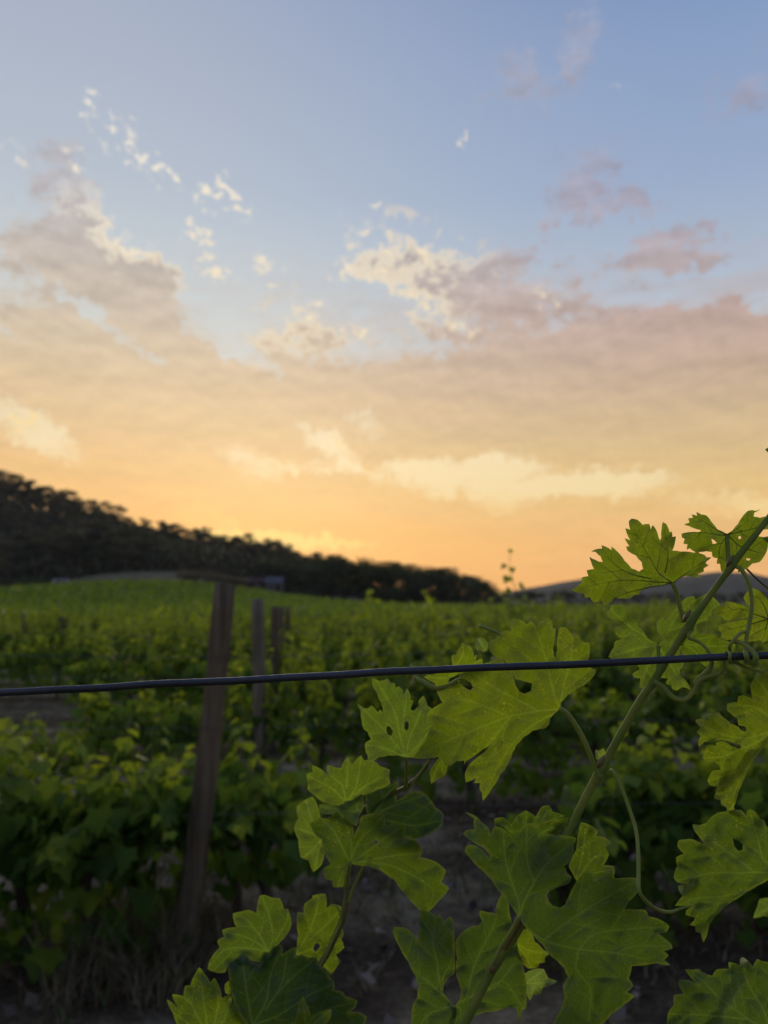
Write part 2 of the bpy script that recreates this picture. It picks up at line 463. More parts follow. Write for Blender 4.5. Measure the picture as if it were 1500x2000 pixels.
# ------------------------------------------------------------------ terrain
def sstep(a, b, v):
    t = np.clip((np.asarray(v, float) - a) / (b - a), 0, 1)
    return t * t * (3 - 2 * t)
RIDGE_X = np.array([-900, -420, -260, -145, -81, -52, -29, 0, 39, 80, 900], float)
RIDGE_Z = np.array([78, 74, 62, 41, 21, 11.5, 7.5, 4.0, 0.6, 0, 0], float)
def ground_z(X, Y):
    X = np.asarray(X, float); Y = np.asarray(Y, float)
    mound = 4.3 * np.exp(-((X + 38) / np.where(X < -38, 16.0, 25.0)) ** 2) * sstep(30, 142, Y)
    bank = 7.0 * np.exp(-((X + 60) / 23.0) ** 2) * sstep(140, 172, Y) * (1 - sstep(180, 290, Y))
    ridge = np.interp(X, RIDGE_X, RIDGE_Z)
    hill = ridge * sstep(158, 300, Y) * (1 - 0.85 * sstep(330, 900, Y))
    far = -6.0 * sstep(400, 1500, Y)
    rough = 0.02 * np.sin(X * 1.7 + 1.3) * np.sin(Y * 1.3) + 0.012 * np.sin(X * 5.1) * np.sin(Y * 4.3 + 0.5)
    return mound + bank + hill + far + rough * sstep(0, 1.0, np.abs(Y)) * (np.abs(Y) < 60)
gz = lambda x, y: float(ground_z(x, y))

def build_ground():
    def axis(parts):
        out = []
        for a, b, s in parts: out += list(np.arange(a, b, s))
        return np.array(out + [parts[-1][1]])
    xs = axis([(-1800, -900, 300), (-900, -300, 60), (-300, -80, 10), (-80, -8, 2.5), (-8, 8, 0.16), (8, 80, 2.5), (80, 300, 15), (300, 900, 60), (900, 1800, 300)])
    ys = axis([(-900, -60, 240), (-60, -3, 6), (-3, 1.5, 0.3), (1.5, 14, 0.16), (14, 60, 1.5), (60, 340, 6), (340, 1000, 60), (1000, 1900, 300)])
    X, Y = np.meshgrid(xs, ys)
    Z = ground_z(X, Y)
    nearm = (np.abs(X) < 8) & (Y > 1.5) & (Y < 14)
    Z = Z + nearm * (rng.random(Z.shape) - 0.5) * 0.035
    V = np.stack([X, Y, Z], -1).reshape(-1, 3)
    nx, ny = len(xs), len(ys)
    i = np.arange(nx - 1)[None, :] + nx * np.arange(ny - 1)[:, None]
    F = np.stack([i, i + 1, i + 1 + nx, i + nx], -1).reshape(-1, 4)
    o = link('ground', fast_mesh('ground', V, F, True), M_GROUND)
    prop(o, 'dark vineyard soil with strips of dry straw, rising into the wooded slope', 'ground', kind='structure')
build_ground()

# distant range of hills beyond the treeline on the right
def build_range(name, label, Y0, pts, depth, mat, seed):
    r = np.random.default_rng(seed)
    px = np.array([q[0] for q in pts], float); hp = np.array([1180 - q[1] for q in pts], float)
    X = (px - 750) / FPX * Y0; Zc = hp / FPX * Y0 + CAM_H
    xs = np.linspace(X[0], X[-1], 120)
    zc = np.interp(xs, X, Zc) + np.convolve(r.normal(0, 1, 140), np.ones(8) / 8, 'same')[:120] * Y0 * 0.0012
    rows = []
    for k, f in enumerate(np.linspace(-1, 1, 17)):
        prof = cos(f * pi / 2) ** 1.3
        nz = np.convolve(r.normal(0, 1, 150), np.ones(10) / 10, 'same')[:120] * Y0 * 0.002 * (1 - abs(f)) * (abs(f) > 0.01)
        rows.append(np.stack([xs, np.full(120, Y0 + f * depth), np.maximum(-9, zc * prof + nz - 9 * (1 - prof))], -1))
    V = np.concatenate(rows); nx = 120
    i = np.arange(nx - 1)[None, :] + nx * np.arange(16)[:, None]
    F = np.stack([i, i + 1, i + 1 + nx, i + nx], -1).reshape(-1, 4)
    o = link(name, fast_mesh(name, V, F, True), mat)
    prop(o, label, 'hills', kind='structure')
M_RANGE = plain_mat('wooded range', (0.045, 0.052, 0.035), 0.95, 0.05, 0.4, 0.02)
build_range('hills', 'long low range of blue grey hills behind the vine leaves', 1500,
            [(700, 1178), (930, 1168), (1030, 1148), (1080, 1140), (1130, 1132), (1210, 1133), (1290, 1129), (1400, 1117), (1450, 1122), (1500, 1133), (1640, 1128), (1900, 1140), (2200, 1168)], 300, M_RANGE, 4)

# ------------------------------------------------------------------ vines in the rows
def leaf_shape(kind=0):
    """small lobed vine leaf of unit size in its own plane: verts (n,3), triangles"""
    r = np.random.default_rng(40 + kind)
    ang = np.radians([-90, -150, -172, 168, 140, 118, 90, 62, 40, 12, -8, -30])
    rad = np.array([0.10, 0.42, 0.36, 0.50, 0.36, 0.40, 0.62, 0.40, 0.36, 0.50, 0.36, 0.42]) * (0.9 + 0.2 * r.random(12))
    V = [(0, 0, 0.0)]
    for a, q in zip(ang, rad):
        V.append((cos(a) * q, sin(a) * q + 0.05, -0.16 * q * abs(cos(a)) - 0.12 * q * max(0, sin(a)) + 0.05 * (r.random() - 0.5)))
    F = [(0, 1 + (i + 1) % 12, 1 + i) for i in range(12)]
    return np.array(V), np.array(F)
LEAFS = [leaf_shape(k) for k in range(4)]

def vine_layout(seed, height=1.3, width=1.15, cordon=0.62, shoots=11, droop=0.25, base=0.3, leafsize=0.085, nleaf=30, hang=130):
    """list of (position, normal, up, size, age) of every leaf of one vine, and its shoot curves"""
    r = np.random.default_rng(seed)
    leaves, curves = [], []
    for s in range(shoots):
        x0 = (s + 0.5) / shoots * width - width / 2 + r.normal(0, 0.05)
        L = (height - cordon) * r.uniform(0.62, 1.18)
        lean = r.normal(0, 0.16); out = r.choice([-1, 1]) * abs(r.normal(0.10, 0.08))
        drooping = r.random() < droop
        pts = []
        for k in range(9):
            t = k / 8
            zz = cordon + L * t - (0.75 * L * t * t if drooping else 0.06 * L * t * t)
            pts.append(np.array([x0 + lean * t * L * 2 + 0.03 * sin(5 * t + s), out * (t ** 1.2) * (2.2 if drooping else 1.0) + 0.03 * cos(4 * t + s), zz]))
        curves.append(pts)
        nl = int(nleaf * L / 0.65) + 6
        for k in range(nl):
            t = (k + r.random()) / nl
            i = min(7, int(t * 8)); q = pts[i] + (pts[i + 1] - pts[i]) * (t * 8 - i)
            size = leafsize * (1.05 - 0.62 * t ** 2) * r.uniform(0.75, 1.25)
            a = r.uniform(0, 2 * pi)
            dirv = np.array([cos(a), 0.8 * sin(a), 0.0])
            pos = q + dirv * size * r.uniform(0.3, 1.0) + np.array([0, 0, r.uniform(-0.04, 0.02)])
            n = dirv * r.uniform(0.4, 1.3) + np.array([0, 0, r.uniform(0.1, 1.0)])
            age = min(1.0, max(0.0, (t ** 1.2) * 0.85 + r.normal(0.10, 0.17)))
            leaves.append((pos, n, dirv + np.array([0, 0, -1.1]), size, age))
    # older leaves hanging about the cordon
    for k in range(int(hang * width)):
        pos = np.array([r.uniform(-width / 2, width / 2), r.normal(0, 0.16), r.uniform(base, cordon + 0.25)])
        a = r.uniform(0, 2 * pi)
        dirv = np.array([cos(a), sin(a), 0])
        leaves.append((pos, dirv + np.array([0, 0, r.uniform(0, 0.7)]), dirv * 0.5 + np.array([0, 0, -1]), leafsize * r.uniform(0.7, 1.25), max(0, r.normal(0.05, 0.12))))
    return leaves, curves
def leaf_frame(n, up):
    n = n / np.linalg.norm(n)
    u = up - n * np.dot(up, n); u /= (np.linalg.norm(u) + 1e-9)
    return np.stack([np.cross(u, n), u, n], 1)
def foliage_mesh(name, leaves, seed=0):
    VV, FF, AA = [], [], []; off = 0
    r = np.random.default_rng(seed)
    for pos, n, up, size, age in leaves:
        V, F = LEAFS[r.integers(0, 4)]
        W = (V * size * 1.25) @ leaf_frame(n, up).T + pos
        VV.append(W); FF.append(F + off); off += len(V); AA.append(np.full(len(V), age))
    me = fast_mesh(name, np.concatenate(VV), np.concatenate(FF))
    fattr(me, 'age', np.concatenate(AA))
    return me
def trunk_mesh(seed, cordon, width, base=None):
    r = random.Random(seed)
    pts = [(0, 0, -0.1), (0.02, 0.01, 0.1), (-0.02 + r.uniform(-.03, .03), 0.02, 0.3), (0.01, 0, cordon - 0.08), (0.02, 0, cordon)]
    parts = [tube(spline(pts, 3), [0.03 - 0.010 * i / 13 for i in range(13)], 7, lump=0.3, rs=seed)]
    for s in (-1, 1):
        c = [(0.01, 0, cordon - 0.06), (s * width * 0.2, 0.01, cordon - 0.01), (s * width * 0.48, 0.0, cordon + r.uniform(-.02, .02))]
        parts.append(tube(spline(c, 4), [0.018 - 0.009 * i / 9 for i in range(9)], 6, lump=0.3, rs=seed + 5))
    return pymesh('trunk', *join(parts))
def shoots_mesh(curves):
    parts = []
    for c in curves:
        parts.append(tube(c, [0.0048 - 0.0035 * i / 8 for i in range(9)], 5))
    return pymesh('shoots', *join(parts))
M_SHOOT = plain_mat('green shoot', (0.11, 0.14, 0.03), 0.6, 0.3)

TALL, LOW = [], []
for k in range(7):
    lv, cv = vine_layout(100 + k, height=1.20 + 0.035 * k, width=1.25, cordon=0.60, shoots=12, droop=0.18, base=0.10, hang=210)
    tm = trunk_mesh(k, 0.60, 1.2); tm.materials.append(M_BARK)
    fm = foliage_mesh('foliage', lv, k); fm.materials.append(M_VINE)
    sm = shoots_mesh(cv); sm.materials.append(M_SHOOT)
    TALL.append((tm, fm, sm))
for k in range(3):
    lv, cv = vine_layout(140 + k, height=0.82, width=1.2, cordon=0.42, shoots=10, droop=0.4, base=0.08, hang=190)
    tm = trunk_mesh(20 + k, 0.36, 1.0); tm.materials.append(M_BARK)
    fm = foliage_mesh('foliage', lv, 20 + k); fm.materials.append(M_VINE)
    sm = shoots_mesh(cv); sm.materials.append(M_SHOOT)
    LOW.append((tm, fm, sm))
def place_vine(meshes, x, y, rz, sc, label, group):
    root = empty('grapevine', (x, y, gz(x, y)), rz)
    root.scale = (sc, sc, sc * random.uniform(0.94, 1.06))
    prop(root, label, 'grapevine', group)
    for nm, me in zip(('trunk', 'foliage', 'shoots'), meshes):
        o = bpy.data.objects.new(nm, me); COL.objects.link(o); o.parent = root
        if nm == 'shoots': o['kind'] = 'stuff'
    return root
ROW0, STEP, SLOPE = 3.55, 2.4, 0.07
def row_y(k, x): return ROW0 + STEP * k + SLOPE * (x + 0.8)
ROT = atan(SLOPE)
n_vines = 0; side_n = {}; row_objs = {}
for k in range(1, 12):
    yc = ROW0 + STEP * k
    half = 0.5 * yc + 1.2
    x = -half + random.uniform(0, 0.8)
    while x < half:
        y = row_y(k, x)
        px = 750 + x / (y * 0.993) * FPX
        low = (k == 1 and px < 290)
        skip = (k in (2, 3) and 25 < px < 235)
        if not skip:
            side_n[k, x > -0.9] = side_n.get((k, x > -0.9), 0) + 1
            if k == 1: lab = ('low sprawling grapevine on the bare ground behind the leaning post' if low else 'leafy grapevine in the row held by the pale second post')
            elif k == 2: lab = 'leafy grapevine in the third row, level with the narrow pair of posts'
            else: lab = 'leafy green grapevine in the crowded rows behind the pair of narrow posts'
            grp = {1: 'vines in the row of the second post', 2: 'vines in the third row'}.get(k, 'vines in the crowded back rows')
            if low:
                grp = 'low vines behind the leaning post'
                lab = ['low sprawling grapevine at the left edge behind the near row', 'low sprawling grapevine behind the near row, left of the leaning post', 'low sprawling grapevine just left of the leaning post, behind the near row'][min(2, side_n[k, x > -0.9] - 1)]
            ms = random.choice(LOW) if low else random.choice(TALL)
            sc = random.uniform(0.86, 1.14) * (1.0 if low else (1.07 if px > 850 else 1.02 if px > 700 else 0.97))
            rv = place_vine(ms, x, y, ROT + (pi if random.random() < 0.5 else 0), sc, lab, grp)
            n_vines += 1
            if k < 3 and not low: row_objs.setdefault(k, []).append((x, rv))
        x += random.uniform(0.95, 1.15)
ORD = ['nearest to', 'second from', 'third from', 'fourth from', 'fifth from', 'sixth from', 'seventh from', 'eighth from']
for k, lst in row_objs.items():
    pname = {1: 'the pale second post', 2: 'the close pair of posts'}[k]; xp = {1: -0.93, 2: -1.15}[k]
    for sd in (0, 1):
        q = sorted([(abs(x - xp), o) for x, o in lst if (x > xp) == bool(sd)], key=lambda v: v[0])
        for n, (_, o) in enumerate(q):
            o['label'] = f"leafy grapevine {ORD[min(n, 7)]} {pname} on its {'right' if sd else 'left'}, same row"

# the rows beyond, too far to tell one vine from the next
def far_rows():
    VV, AA = [], []
    for k in range(12, 60):
        yc = ROW0 + STEP * k
        xl, xr = -0.5 * yc - 3, 0.5 * yc + 3
        dens = max(3.0, 30 * 30 / yc)
        n = int((xr - xl) * dens)
        x = rng.uniform(xl, xr, n)
        y = yc + SLOPE * (x + 0.8) * min(1, 30 / yc) + rng.normal(0, 0.2, n)
        plant = np.sin(x * 5.7 + k * 2.1) * 0.5 + 0.5
        up = rng.random(n) ** 0.7
        top = 1.12 + 0.18 * plant + rng.normal(0, 0.08, n)
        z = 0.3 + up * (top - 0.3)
        keep = y < 139 + 4 * np.sin(x * 0.11)
        x, y, z, up = x[keep], y[keep], z[keep], up[keep]
        z = z + ground_z(x, y)
        n = len(x)
        s = (0.10 + 0.0016 * yc) * rng.uniform(0.7, 1.3, n)
        a = rng.uniform(0, 2 * pi, n); tlt = rng.uniform(-0.9, 0.9, n)
        u = np.stack([np.cos(a), np.sin(a), np.zeros(n)], 1)
        v = np.stack([-np.sin(a) * np.sin(tlt), np.cos(a) * np.sin(tlt), np.cos(tlt)], 1)
        c = np.stack([x, y, z], 1)
        q = np.stack([c - u * s[:, None] * .6, c - v * s[:, None], c + u * s[:, None] * .6 + v * s[:, None] * .2, c + v * s[:, None] * 1.2], 1)
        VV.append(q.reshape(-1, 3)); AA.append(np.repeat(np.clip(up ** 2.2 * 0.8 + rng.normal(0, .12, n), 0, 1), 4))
    V = np.concatenate(VV); F = np.arange(len(V)).reshape(-1, 4)
    me = fast_mesh('far_vine_rows', V, F); fattr(me, 'age', np.concatenate(AA))
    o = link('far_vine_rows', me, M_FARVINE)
    prop(o, 'smooth green sweep of far vine rows below the wooded hill', 'vineyard', kind='stuff')
far_rows()

# near row: vines whose leaves can be told apart, every leaf an object of its own
LEAF_MESH = []
for age in (0.02, 0.22, 0.5, 0.85):
    for k in range(3):
        V, F = LEAFS[k]
        me = fast_mesh('leaf', V * 1.25, F); fattr(me, 'age', np.full(len(V), age)); me.materials.append(M_VINE)
        LEAF_MESH.append(me)
def near_vine(px, Y, label, **kw):
    x = xat(px, Y); y = Y
    seed = kw.pop('seed'); cordon = kw.get('cordon', 0.5); width = kw.get('width', 1.0)
    lv, cv = vine_layout(seed, **kw)
    root = empty('grapevine', (x, y, gz(x, y)), ROT)
    prop(root, label, 'grapevine', 'vines in the nearest row')
    link('trunk', trunk_mesh(seed, cordon, width), M_BARK, root)
    for c in cv: link('shoot', shoots_mesh([c]), M_SHOOT, root)
    r = random.Random(seed)
    for pos, n, up, size, age in lv[:300]:
        bin_ = 0 if age < .16 else 1 if age < .48 else 2 if age < .82 else 3
        o = bpy.data.objects.new('leaf', LEAF_MESH[bin_ * 3 + r.randrange(3)])
        COL.objects.link(o); o.parent = root
        m = Matrix(leaf_frame(n, up).tolist()).to_4x4()
        o.matrix_local = Matrix.Translation(Vector(pos)) @ m @ Matrix.Scale(size, 4)
for a in [(-70, 3.42, 'tall grapevine cut by the left edge of the picture', 201, 1.16, .55, .5, 7, .15, .06),
          (75, 3.5, 'bushy grapevine beside the one cut by the left edge', 207, .92, .6, .42, 8, .4, .05),
          (190, 3.48, 'bushy grapevine of drooping shoots left of the leaning post', 202, 1.04, .65, .46, 9, .4, .06),
          (285, 3.7, 'grapevine with a pale drooping tip just left of the leaning post', 208, .98, .6, .46, 8, .4, .10),
          (465, 4.1, 'grapevine sprawling around the foot of the leaning post', 203, .92, .6, .45, 8, .45, .22),
          (525, 3.85, 'grapevine just right of the leaning post, its shoots thinning out', 209, .84, .5, .45, 7, .4, .25),
          (1090, 3.8, 'small low grapevine half hidden behind the diagonal cane', 206, .62, .5, .3, 6, .5, .06),
          (1215, 3.85, 'dark rounded grapevine under the hanging tendril', 204, .90, .7, .46, 9, .4, .08),
          (1330, 3.9, 'dark rounded grapevine left of the toothed leaves', 210, 1.0, .7, .46, 9, .35, .08),
          (1450, 3.88, 'dark grapevine behind the toothed leaves', 211, .94, .7, .46, 9, .35, .08),
          (1570, 3.92, 'grapevine at the right picture edge behind the toothed leaves', 205, 1.0, .7, .46, 9, .3, .08)]:
    near_vine(a[0], a[1], a[2], seed=a[3], height=a[4], width=a[5], cordon=a[6], shoots=a[7], droop=a[8], base=a[9], leafsize=0.098, nleaf=18, hang=150)
# unseen row behind the camera, added to keep low eastern light off the leaves
for i, x in enumerate((-2.7, -1.55, -0.45, 0.7, 1.8, 2.9)):
    place_vine(TALL[i], x, -1.5, ROT, 1.05, ['first', 'second', 'third', 'fourth', 'fifth', 'sixth'][i] + ' unseen leafy grapevine of the row added behind the photographer', 'unseen vines added behind the photographer')

# a few shoots standing clear above the rows
def tall_shoot(px, py_top, py_bot, Y, label, seed):
    r = np.random.default_rng(seed)
    d = Y
    top = at(px, py_top, d); bot = at(px + 12, py_bot, d)
    root = empty('vine_shoot', bot)
    prop(root, label, 'shoot', 'shoots standing above the rows')
    pts = []
    for k in range(9):
        t = k / 8
        pts.append([bot[j] + (top[j] - bot[j]) * t + (0.03 * sin(t * 5 + seed) if j == 0 else 0) for j in range(3)])
    link('stem', pymesh('stem', *tube(pts, [0.005 - 0.004 * i / 8 for i in range(9)], 5)), M_SHOOT, root, True)
    L = np.linalg.norm(np.array(top) - np.array(bot))
    for k in range(int(L / 0.045)):
        t = (k + r.random() * .6) / int(L / 0.045)
        i = min(7, int(t * 8)); q = np.array(pts[i]) + (np.array(pts[i + 1]) - np.array(pts[i])) * (t * 8 - i)
        a = (k % 2) * pi + r.normal(0, .7); size = (0.115 - 0.085 * t) * r.uniform(.7, 1.2)
        dv = np.array([cos(a), 0.7 * sin(a), 0])
        o = bpy.data.objects.new('leaf', LEAF_MESH[(1 if t < .4 else 2 if t < .8 else 3) * 3 + k % 3]); COL.objects.link(o); o.parent = root
        o.matrix_local = Matrix.Translation(Vector(q + dv * size * .7) - Vector(bot)) @ Matrix(leaf_frame(dv * .6 + np.array([0, -.5, .6]), dv + np.array([0, 0, -.6])).tolist()).to_4x4() @ Matrix.Scale(size, 4)
tall_shoot(1000, 1068, 1215, 6.1, 'tall thin vine shoot rising into the orange sky beside the range of hills', 1)
tall_shoot(968, 1150, 1230, 6.3, 'short vine shoot just left of the tall thin one', 2)
tall_shoot(1085, 1178, 1250, 6.2, 'leafy vine shoot below the range of hills, right of the tall thin one', 3)

# ------------------------------------------------------------------ trellis posts and wires
def post(px_t, py_t, px_b, Y, r0, r1, mat, label, seed, seg=14, py_b=None):
    xb = xat(px_b, Y); zb = gz(xb, Y)
    top = at(px_t, py_t, Y * 0.9935)
    bot = (xb, Y, zb - 0.15)
    rr = random.Random(seed)
    root = empty('trellis_post', (xb, Y, zb))
    n = 12
    pts, rad = [], []
    for k in range(n + 1):
        t = k / n
        bow = 0.012 * sin(pi * t)
        pts.append(tuple(bot[j] + (top[j] - bot[j]) * t + (bow if j == 0 else 0) for j in range(3)))
        rad.append((r0 + (r1 - r0) * t) * (1 + 0.05 * (rr.random() - 0.5)))
    V, F = tube(pts, rad, seg, True, 0.07, seed)
    me = pymesh('timber', V, F)
    link('timber', me, mat, root, True)
    # staples that hold the wires
    for h in (0.62, 0.98, 1.28):
        if h > top[2] - 0.1: continue
        t = (h - bot[2]) / (top[2] - bot[2])
        c = [bot[j] + (top[j] - bot[j]) * t for j in range(3)]
        R = r0 + (r1 - r0) * t
        sp = [(c[0] - 0.012, c[1] - R + 0.006, c[2]), (c[0] - 0.010, c[1] - R - 0.008, c[2]), (c[0] + 0.010, c[1] - R - 0.008, c[2]), (c[0] + 0.012, c[1] - R + 0.006, c[2])]
        link('staple', pymesh('staple', *tube(sp, 0.0016, 5)), M_WIRE, root, True)
    return root
def wire_mat(name, c, metal=0.6, rough=0.5):
    m, t = new_mat(name)
    co = objcoord(t)
    n = t.noise(co, 180.0, 4.0, 0.6); b = t.noise(co, 18.0, 4.0, 0.6)
    col = t.mix(t.smooth(b, 0.35, 0.7), c, tuple(v * 0.5 for v in c))
    bs = t.node('ShaderNodeBsdfPrincipled')
    t.put(bs.inputs['Base Color'], col); bs.inputs['Metallic'].default_value = metal
    t.put(bs.inputs['Roughness'], t.add(rough - 0.1, t.mul(n, 0.25)))
    t.l.new(bump(t, n, 0.35, 0.0006), bs.inputs['Normal'])
    finish(t, bs.outputs[0])
    return m
M_WIRE = wire_mat('galvanised wire', (0.16, 0.16, 0.17), 0.7, 0.5)
M_COAT = wire_mat('dark coated wire', (0.055, 0.06, 0.075), 0.25, 0.42)
p1 = post(440, 1140, 368, 3.55, 0.053, 0.047, M_POST, 'dark weathered timber post leaning right in the nearest vine row', 1)
prop(p1, cat='post', group='trellis posts')
p2 = post(503, 1170, 512, 5.95, 0.052, 0.047, M_POST2, 'paler grey upright timber post just behind the leaning one', 2); prop(p2, cat='post', group='trellis posts')
p3 = post(537, 1184, 534, 8.4, 0.046, 0.042, M_POST, 'narrow dark post, the nearer of the close pair', 3); prop(p3, cat='post', group='trellis posts')
p4 = post(549, 1186, 547, 10.8, 0.040, 0.036, M_POST, 'thin dark post right behind the nearer of the close pair', 4); prop(p4, cat='post', group='trellis posts')
p5 = post(562, 1184, 562, 13.2, 0.042, 0.038, M_POST, 'thin short post standing right of the close pair', 5); prop(p5, cat='post', group='trellis posts')
for o, l in ((p1, 'dark weathered timber post leaning right in the nearest vine row'), (p2, 'paler grey upright timber post just behind the leaning one'),
             (p3, 'narrow dark post, the nearer of the close pair'), (p4, 'thin dark post right behind the nearer of the close pair'), (p5, 'thin short post standing right of the close pair')):
    o['label'] = l
for i, (px, py, Y) in enumerate([(122, 1205, 15.6), (45, 1200, 18), (873, 1202, 15.6), (912, 1205, 13.2), (690, 1192, 20.5)]):
    o = post(px, py, px, Y, 0.042, 0.038, M_POST, '', 20 + i, 8)
    prop(o, ['thin dark post sunk in the vine rows left of the leaning post', 'thin dark post in the vine rows nearest the left picture edge', 'thin dark post in the rows left of its twin, above the largest leaf',
             'thin dark post in the rows right of its twin, above the largest leaf', 'thin dark post in the rows right of the narrow pair'][i], 'post', 'far trellis posts')
def trellis_wire(k, z, label):
    pts = []
    for x in np.linspace(-0.62 * (ROW0 + STEP * k) - 0.6, 0.62 * (ROW0 + STEP * k) + 0.6, 15):
        pts.append((x, row_y(k, x) - 0.055, z + 0.01 * sin(x * 2.1 + k)))
    o = link('trellis_wire', pymesh('trellis_wire', *tube(pts, 0.00125, 5)), M_WIRE)
    prop(o, label, 'wire', 'trellis wires')
for k, nm in ((0, 'nearest row, on the leaning post'), (1, 'second row, on the pale post'), (2, 'third row, on the narrow posts')):
    for z, q in ((0.62, 'lowest'), (0.98, 'middle'), (1.28, 'top')):
        trellis_wire(k, z, f'{q} thin wire strung along the {nm}')

# ------------------------------------------------------------------ ground cover
def blades(name, label, cat, pts, h, spread, mat, per=9, seed=0, width=0.004):
    r = np.random.default_rng(seed)
    VV, AA = [], []
    for (x, y, s) in pts:
        for _ in range(per):
            a = r.uniform(0, 2 * pi); hh = h * s * r.uniform(0.4, 1.2)
            bx, by = x + r.normal(0, 0.05 * s), y + r.normal(0, 0.05 * s)
            b = np.array([bx, by, gz(bx, by) - 0.01])
            lean = r.uniform(0.1, spread) * hh
            w_ = width * r.uniform(0.6, 1.5)
            side = np.array([-sin(a), cos(a), 0]) * w_
            m_ = b + np.array([cos(a) * lean * .35, sin(a) * lean * .35, hh * .6]); t_ = b + np.array([cos(a) * lean, sin(a) * lean, hh])
            VV += [b - side, b + side, m_ + side * .8, m_ - side * .8, m_ - side * .8, m_ + side * .8, t_ + side * .2, t_ - side * .2]
            AA += [r.random()] * 8
    V = np.array(VV); me = fast_mesh(name, V, np.arange(len(V)).reshape(-1, 4)); fattr(me, 'age', AA)
    o = link(name, me, mat); prop(o, label, cat, kind='stuff')
r_ = np.random.default_rng(77)
def scatter(n, x0, x1, y0, y1, smin, smax): return [(r_.uniform(x0, x1), r_.uniform(y0, y1), r_.uniform(smin, smax)) for _ in range(n)]
near_post = [(xat(r_.uniform(190, 430), 3.5), 3.55 + r_.normal(0, 0.2), r_.uniform(.6, 1.3)) for _ in range(120)]
blades('dry_grass', 'tufts of dry beige grass at the foot of the leaning post', 'grass', near_post + scatter(60, -1.6, 0.2, 4.0, 5.4, .4, .8), 0.22, 1.3, M_DRY, 14, 5, 0.003)
blades('straw_grass', 'flat dry straw lying between the vine rows', 'grass', scatter(900, -6, 6, 3.9, 13.5, .3, .9) + scatter(160, -0.6, 1.6, 3.3, 5.2, .3, .8) + scatter(250, -6.5, -2.4, 8.5, 13, .5, 1.0), 0.12, 2.2, M_DRY, 10, 6, 0.003)
blades('weeds', 'scattered green weeds on the soil below the vines', 'weeds', scatter(150, -3.5, 3.5, 3.0, 9, .4, 1.0), 0.14, 1.2, M_WEED, 9, 7, 0.006)
def litter():
    r = np.random.default_rng(9); VV, AA = [], []
    for k in range(1500):
        x, y = r.uniform(-2.6, 2.6), r.uniform(2.2, 6.5)
        s = r.uniform(0.012, 0.045); a = r.uniform(0, 2 * pi)
        c = np.array([x, y, gz(x, y) + 0.022 + r.random() * .01]); u = np.array([cos(a), sin(a), r.normal(0, .3)]) * s; v = np.array([-sin(a), cos(a), r.normal(0, .3)]) * s * r.uniform(.25, .8)
        VV += [c - u, c - v, c + u, c + v + np.array([0, 0, .3 * s])]; AA += [r.random() ** 2] * 4
    V = np.array(VV); me = fast_mesh('leaf_litter', V, np.arange(len(V)).reshape(-1, 4)); fattr(me, 'age', AA)
    m = foliage_mat('leaf litter', (0.045, 0.032, 0.024), (0.34, 0.26, 0.20), 0.1, 0.1, 0.2)
    prop(link('leaf_litter', me, m), 'dead leaves and clods strewn on the dark soil', 'litter', kind='stuff')
litter()

# ------------------------------------------------------------------ woods
def tree_meshes(seed, H, cw, kind):
    """trunk with limbs, and crown of leaf clumps; kind 'gum' open and tall, 'round' dense to the ground"""
    r = np.random.default_rng(seed)
    parts = []; tips = []
    base = H * (0.2 if kind == 'gum' else 0.12)
    tr = [(0, 0, -0.5), (r.normal(0, .1), r.normal(0, .1), base * .5), (r.normal(0, .25), r.normal(0, .25), base), (r.normal(0, .4), r.normal(0, .4), H * 0.75)]
    parts.append(tube(spline(tr, 3), list(np.linspace(H * .022, H * .008, 10)), 6))
    for k in range(9 if kind == 'gum' else 11):
        t = r.uniform(base / H, 0.78); a = r.uniform(0, 2 * pi)
        s = np.array(tr[2]) * (1 - t) + np.array(tr[3]) * t; s[2] = H * t
        L = cw * r.uniform(.5, 1.0) * (0.6 if t > .7 else 1)
        e = s + np.array([cos(a) * L, sin(a) * L, H * r.uniform(.05, .2)])
        parts.append(tube([tuple(s), tuple((s + e) / 2 + np.array([0, 0, -.2])), tuple(e)], [H * .007, H * .005, H * .002], 5))
        tips.append(e)
    tips.append(np.array([tr[3][0], tr[3][1], H * .9]))
    VV, AA = [], []
    for e in tips:
        R = cw * r.uniform(.36, .66); n = 170 if kind == 'gum' else 190
        d = r.normal(0, 1, (n, 3)); d /= np.linalg.norm(d, axis=1)[:, None]
        rad = r.random(n) ** 0.45
        c = e + d * (R * rad)[:, None] * np.array([1, 1, .62])
        c[:, 2] = np.clip(c[:, 2], 0.4, H)
        s = r.uniform(.10, .28, n) * (H / 10)
        u = r.normal(0, 1, (n, 3)); u /= np.linalg.norm(u, axis=1)[:, None]
        v = np.cross(u, r.normal(0, 1, (n, 3))); v /= np.linalg.norm(v, axis=1)[:, None]
        q = np.stack([c - u * s[:, None], c - v * s[:, None] * .6, c + u * s[:, None], c + v * s[:, None] * .7], 1)
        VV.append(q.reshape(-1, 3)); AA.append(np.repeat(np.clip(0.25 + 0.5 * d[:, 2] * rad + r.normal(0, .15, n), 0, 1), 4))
    V = np.concatenate(VV)
    me = fast_mesh('crown', V, np.arange(len(V)).reshape(-1, 4)); fattr(me, 'age', np.concatenate(AA))
    return pymesh('trunk', *join(parts)), me
GUMS = []; ROUNDS = []
for k in range(6):
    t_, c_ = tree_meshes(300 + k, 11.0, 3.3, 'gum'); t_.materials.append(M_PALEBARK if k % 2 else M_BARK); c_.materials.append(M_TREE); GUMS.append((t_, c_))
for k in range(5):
    t_, c_ = tree_meshes(330 + k, 8.0, 3.4, 'round'); t_.materials.append(M_BARK); c_.materials.append(M_BUSH); ROUNDS.append((t_, c_))
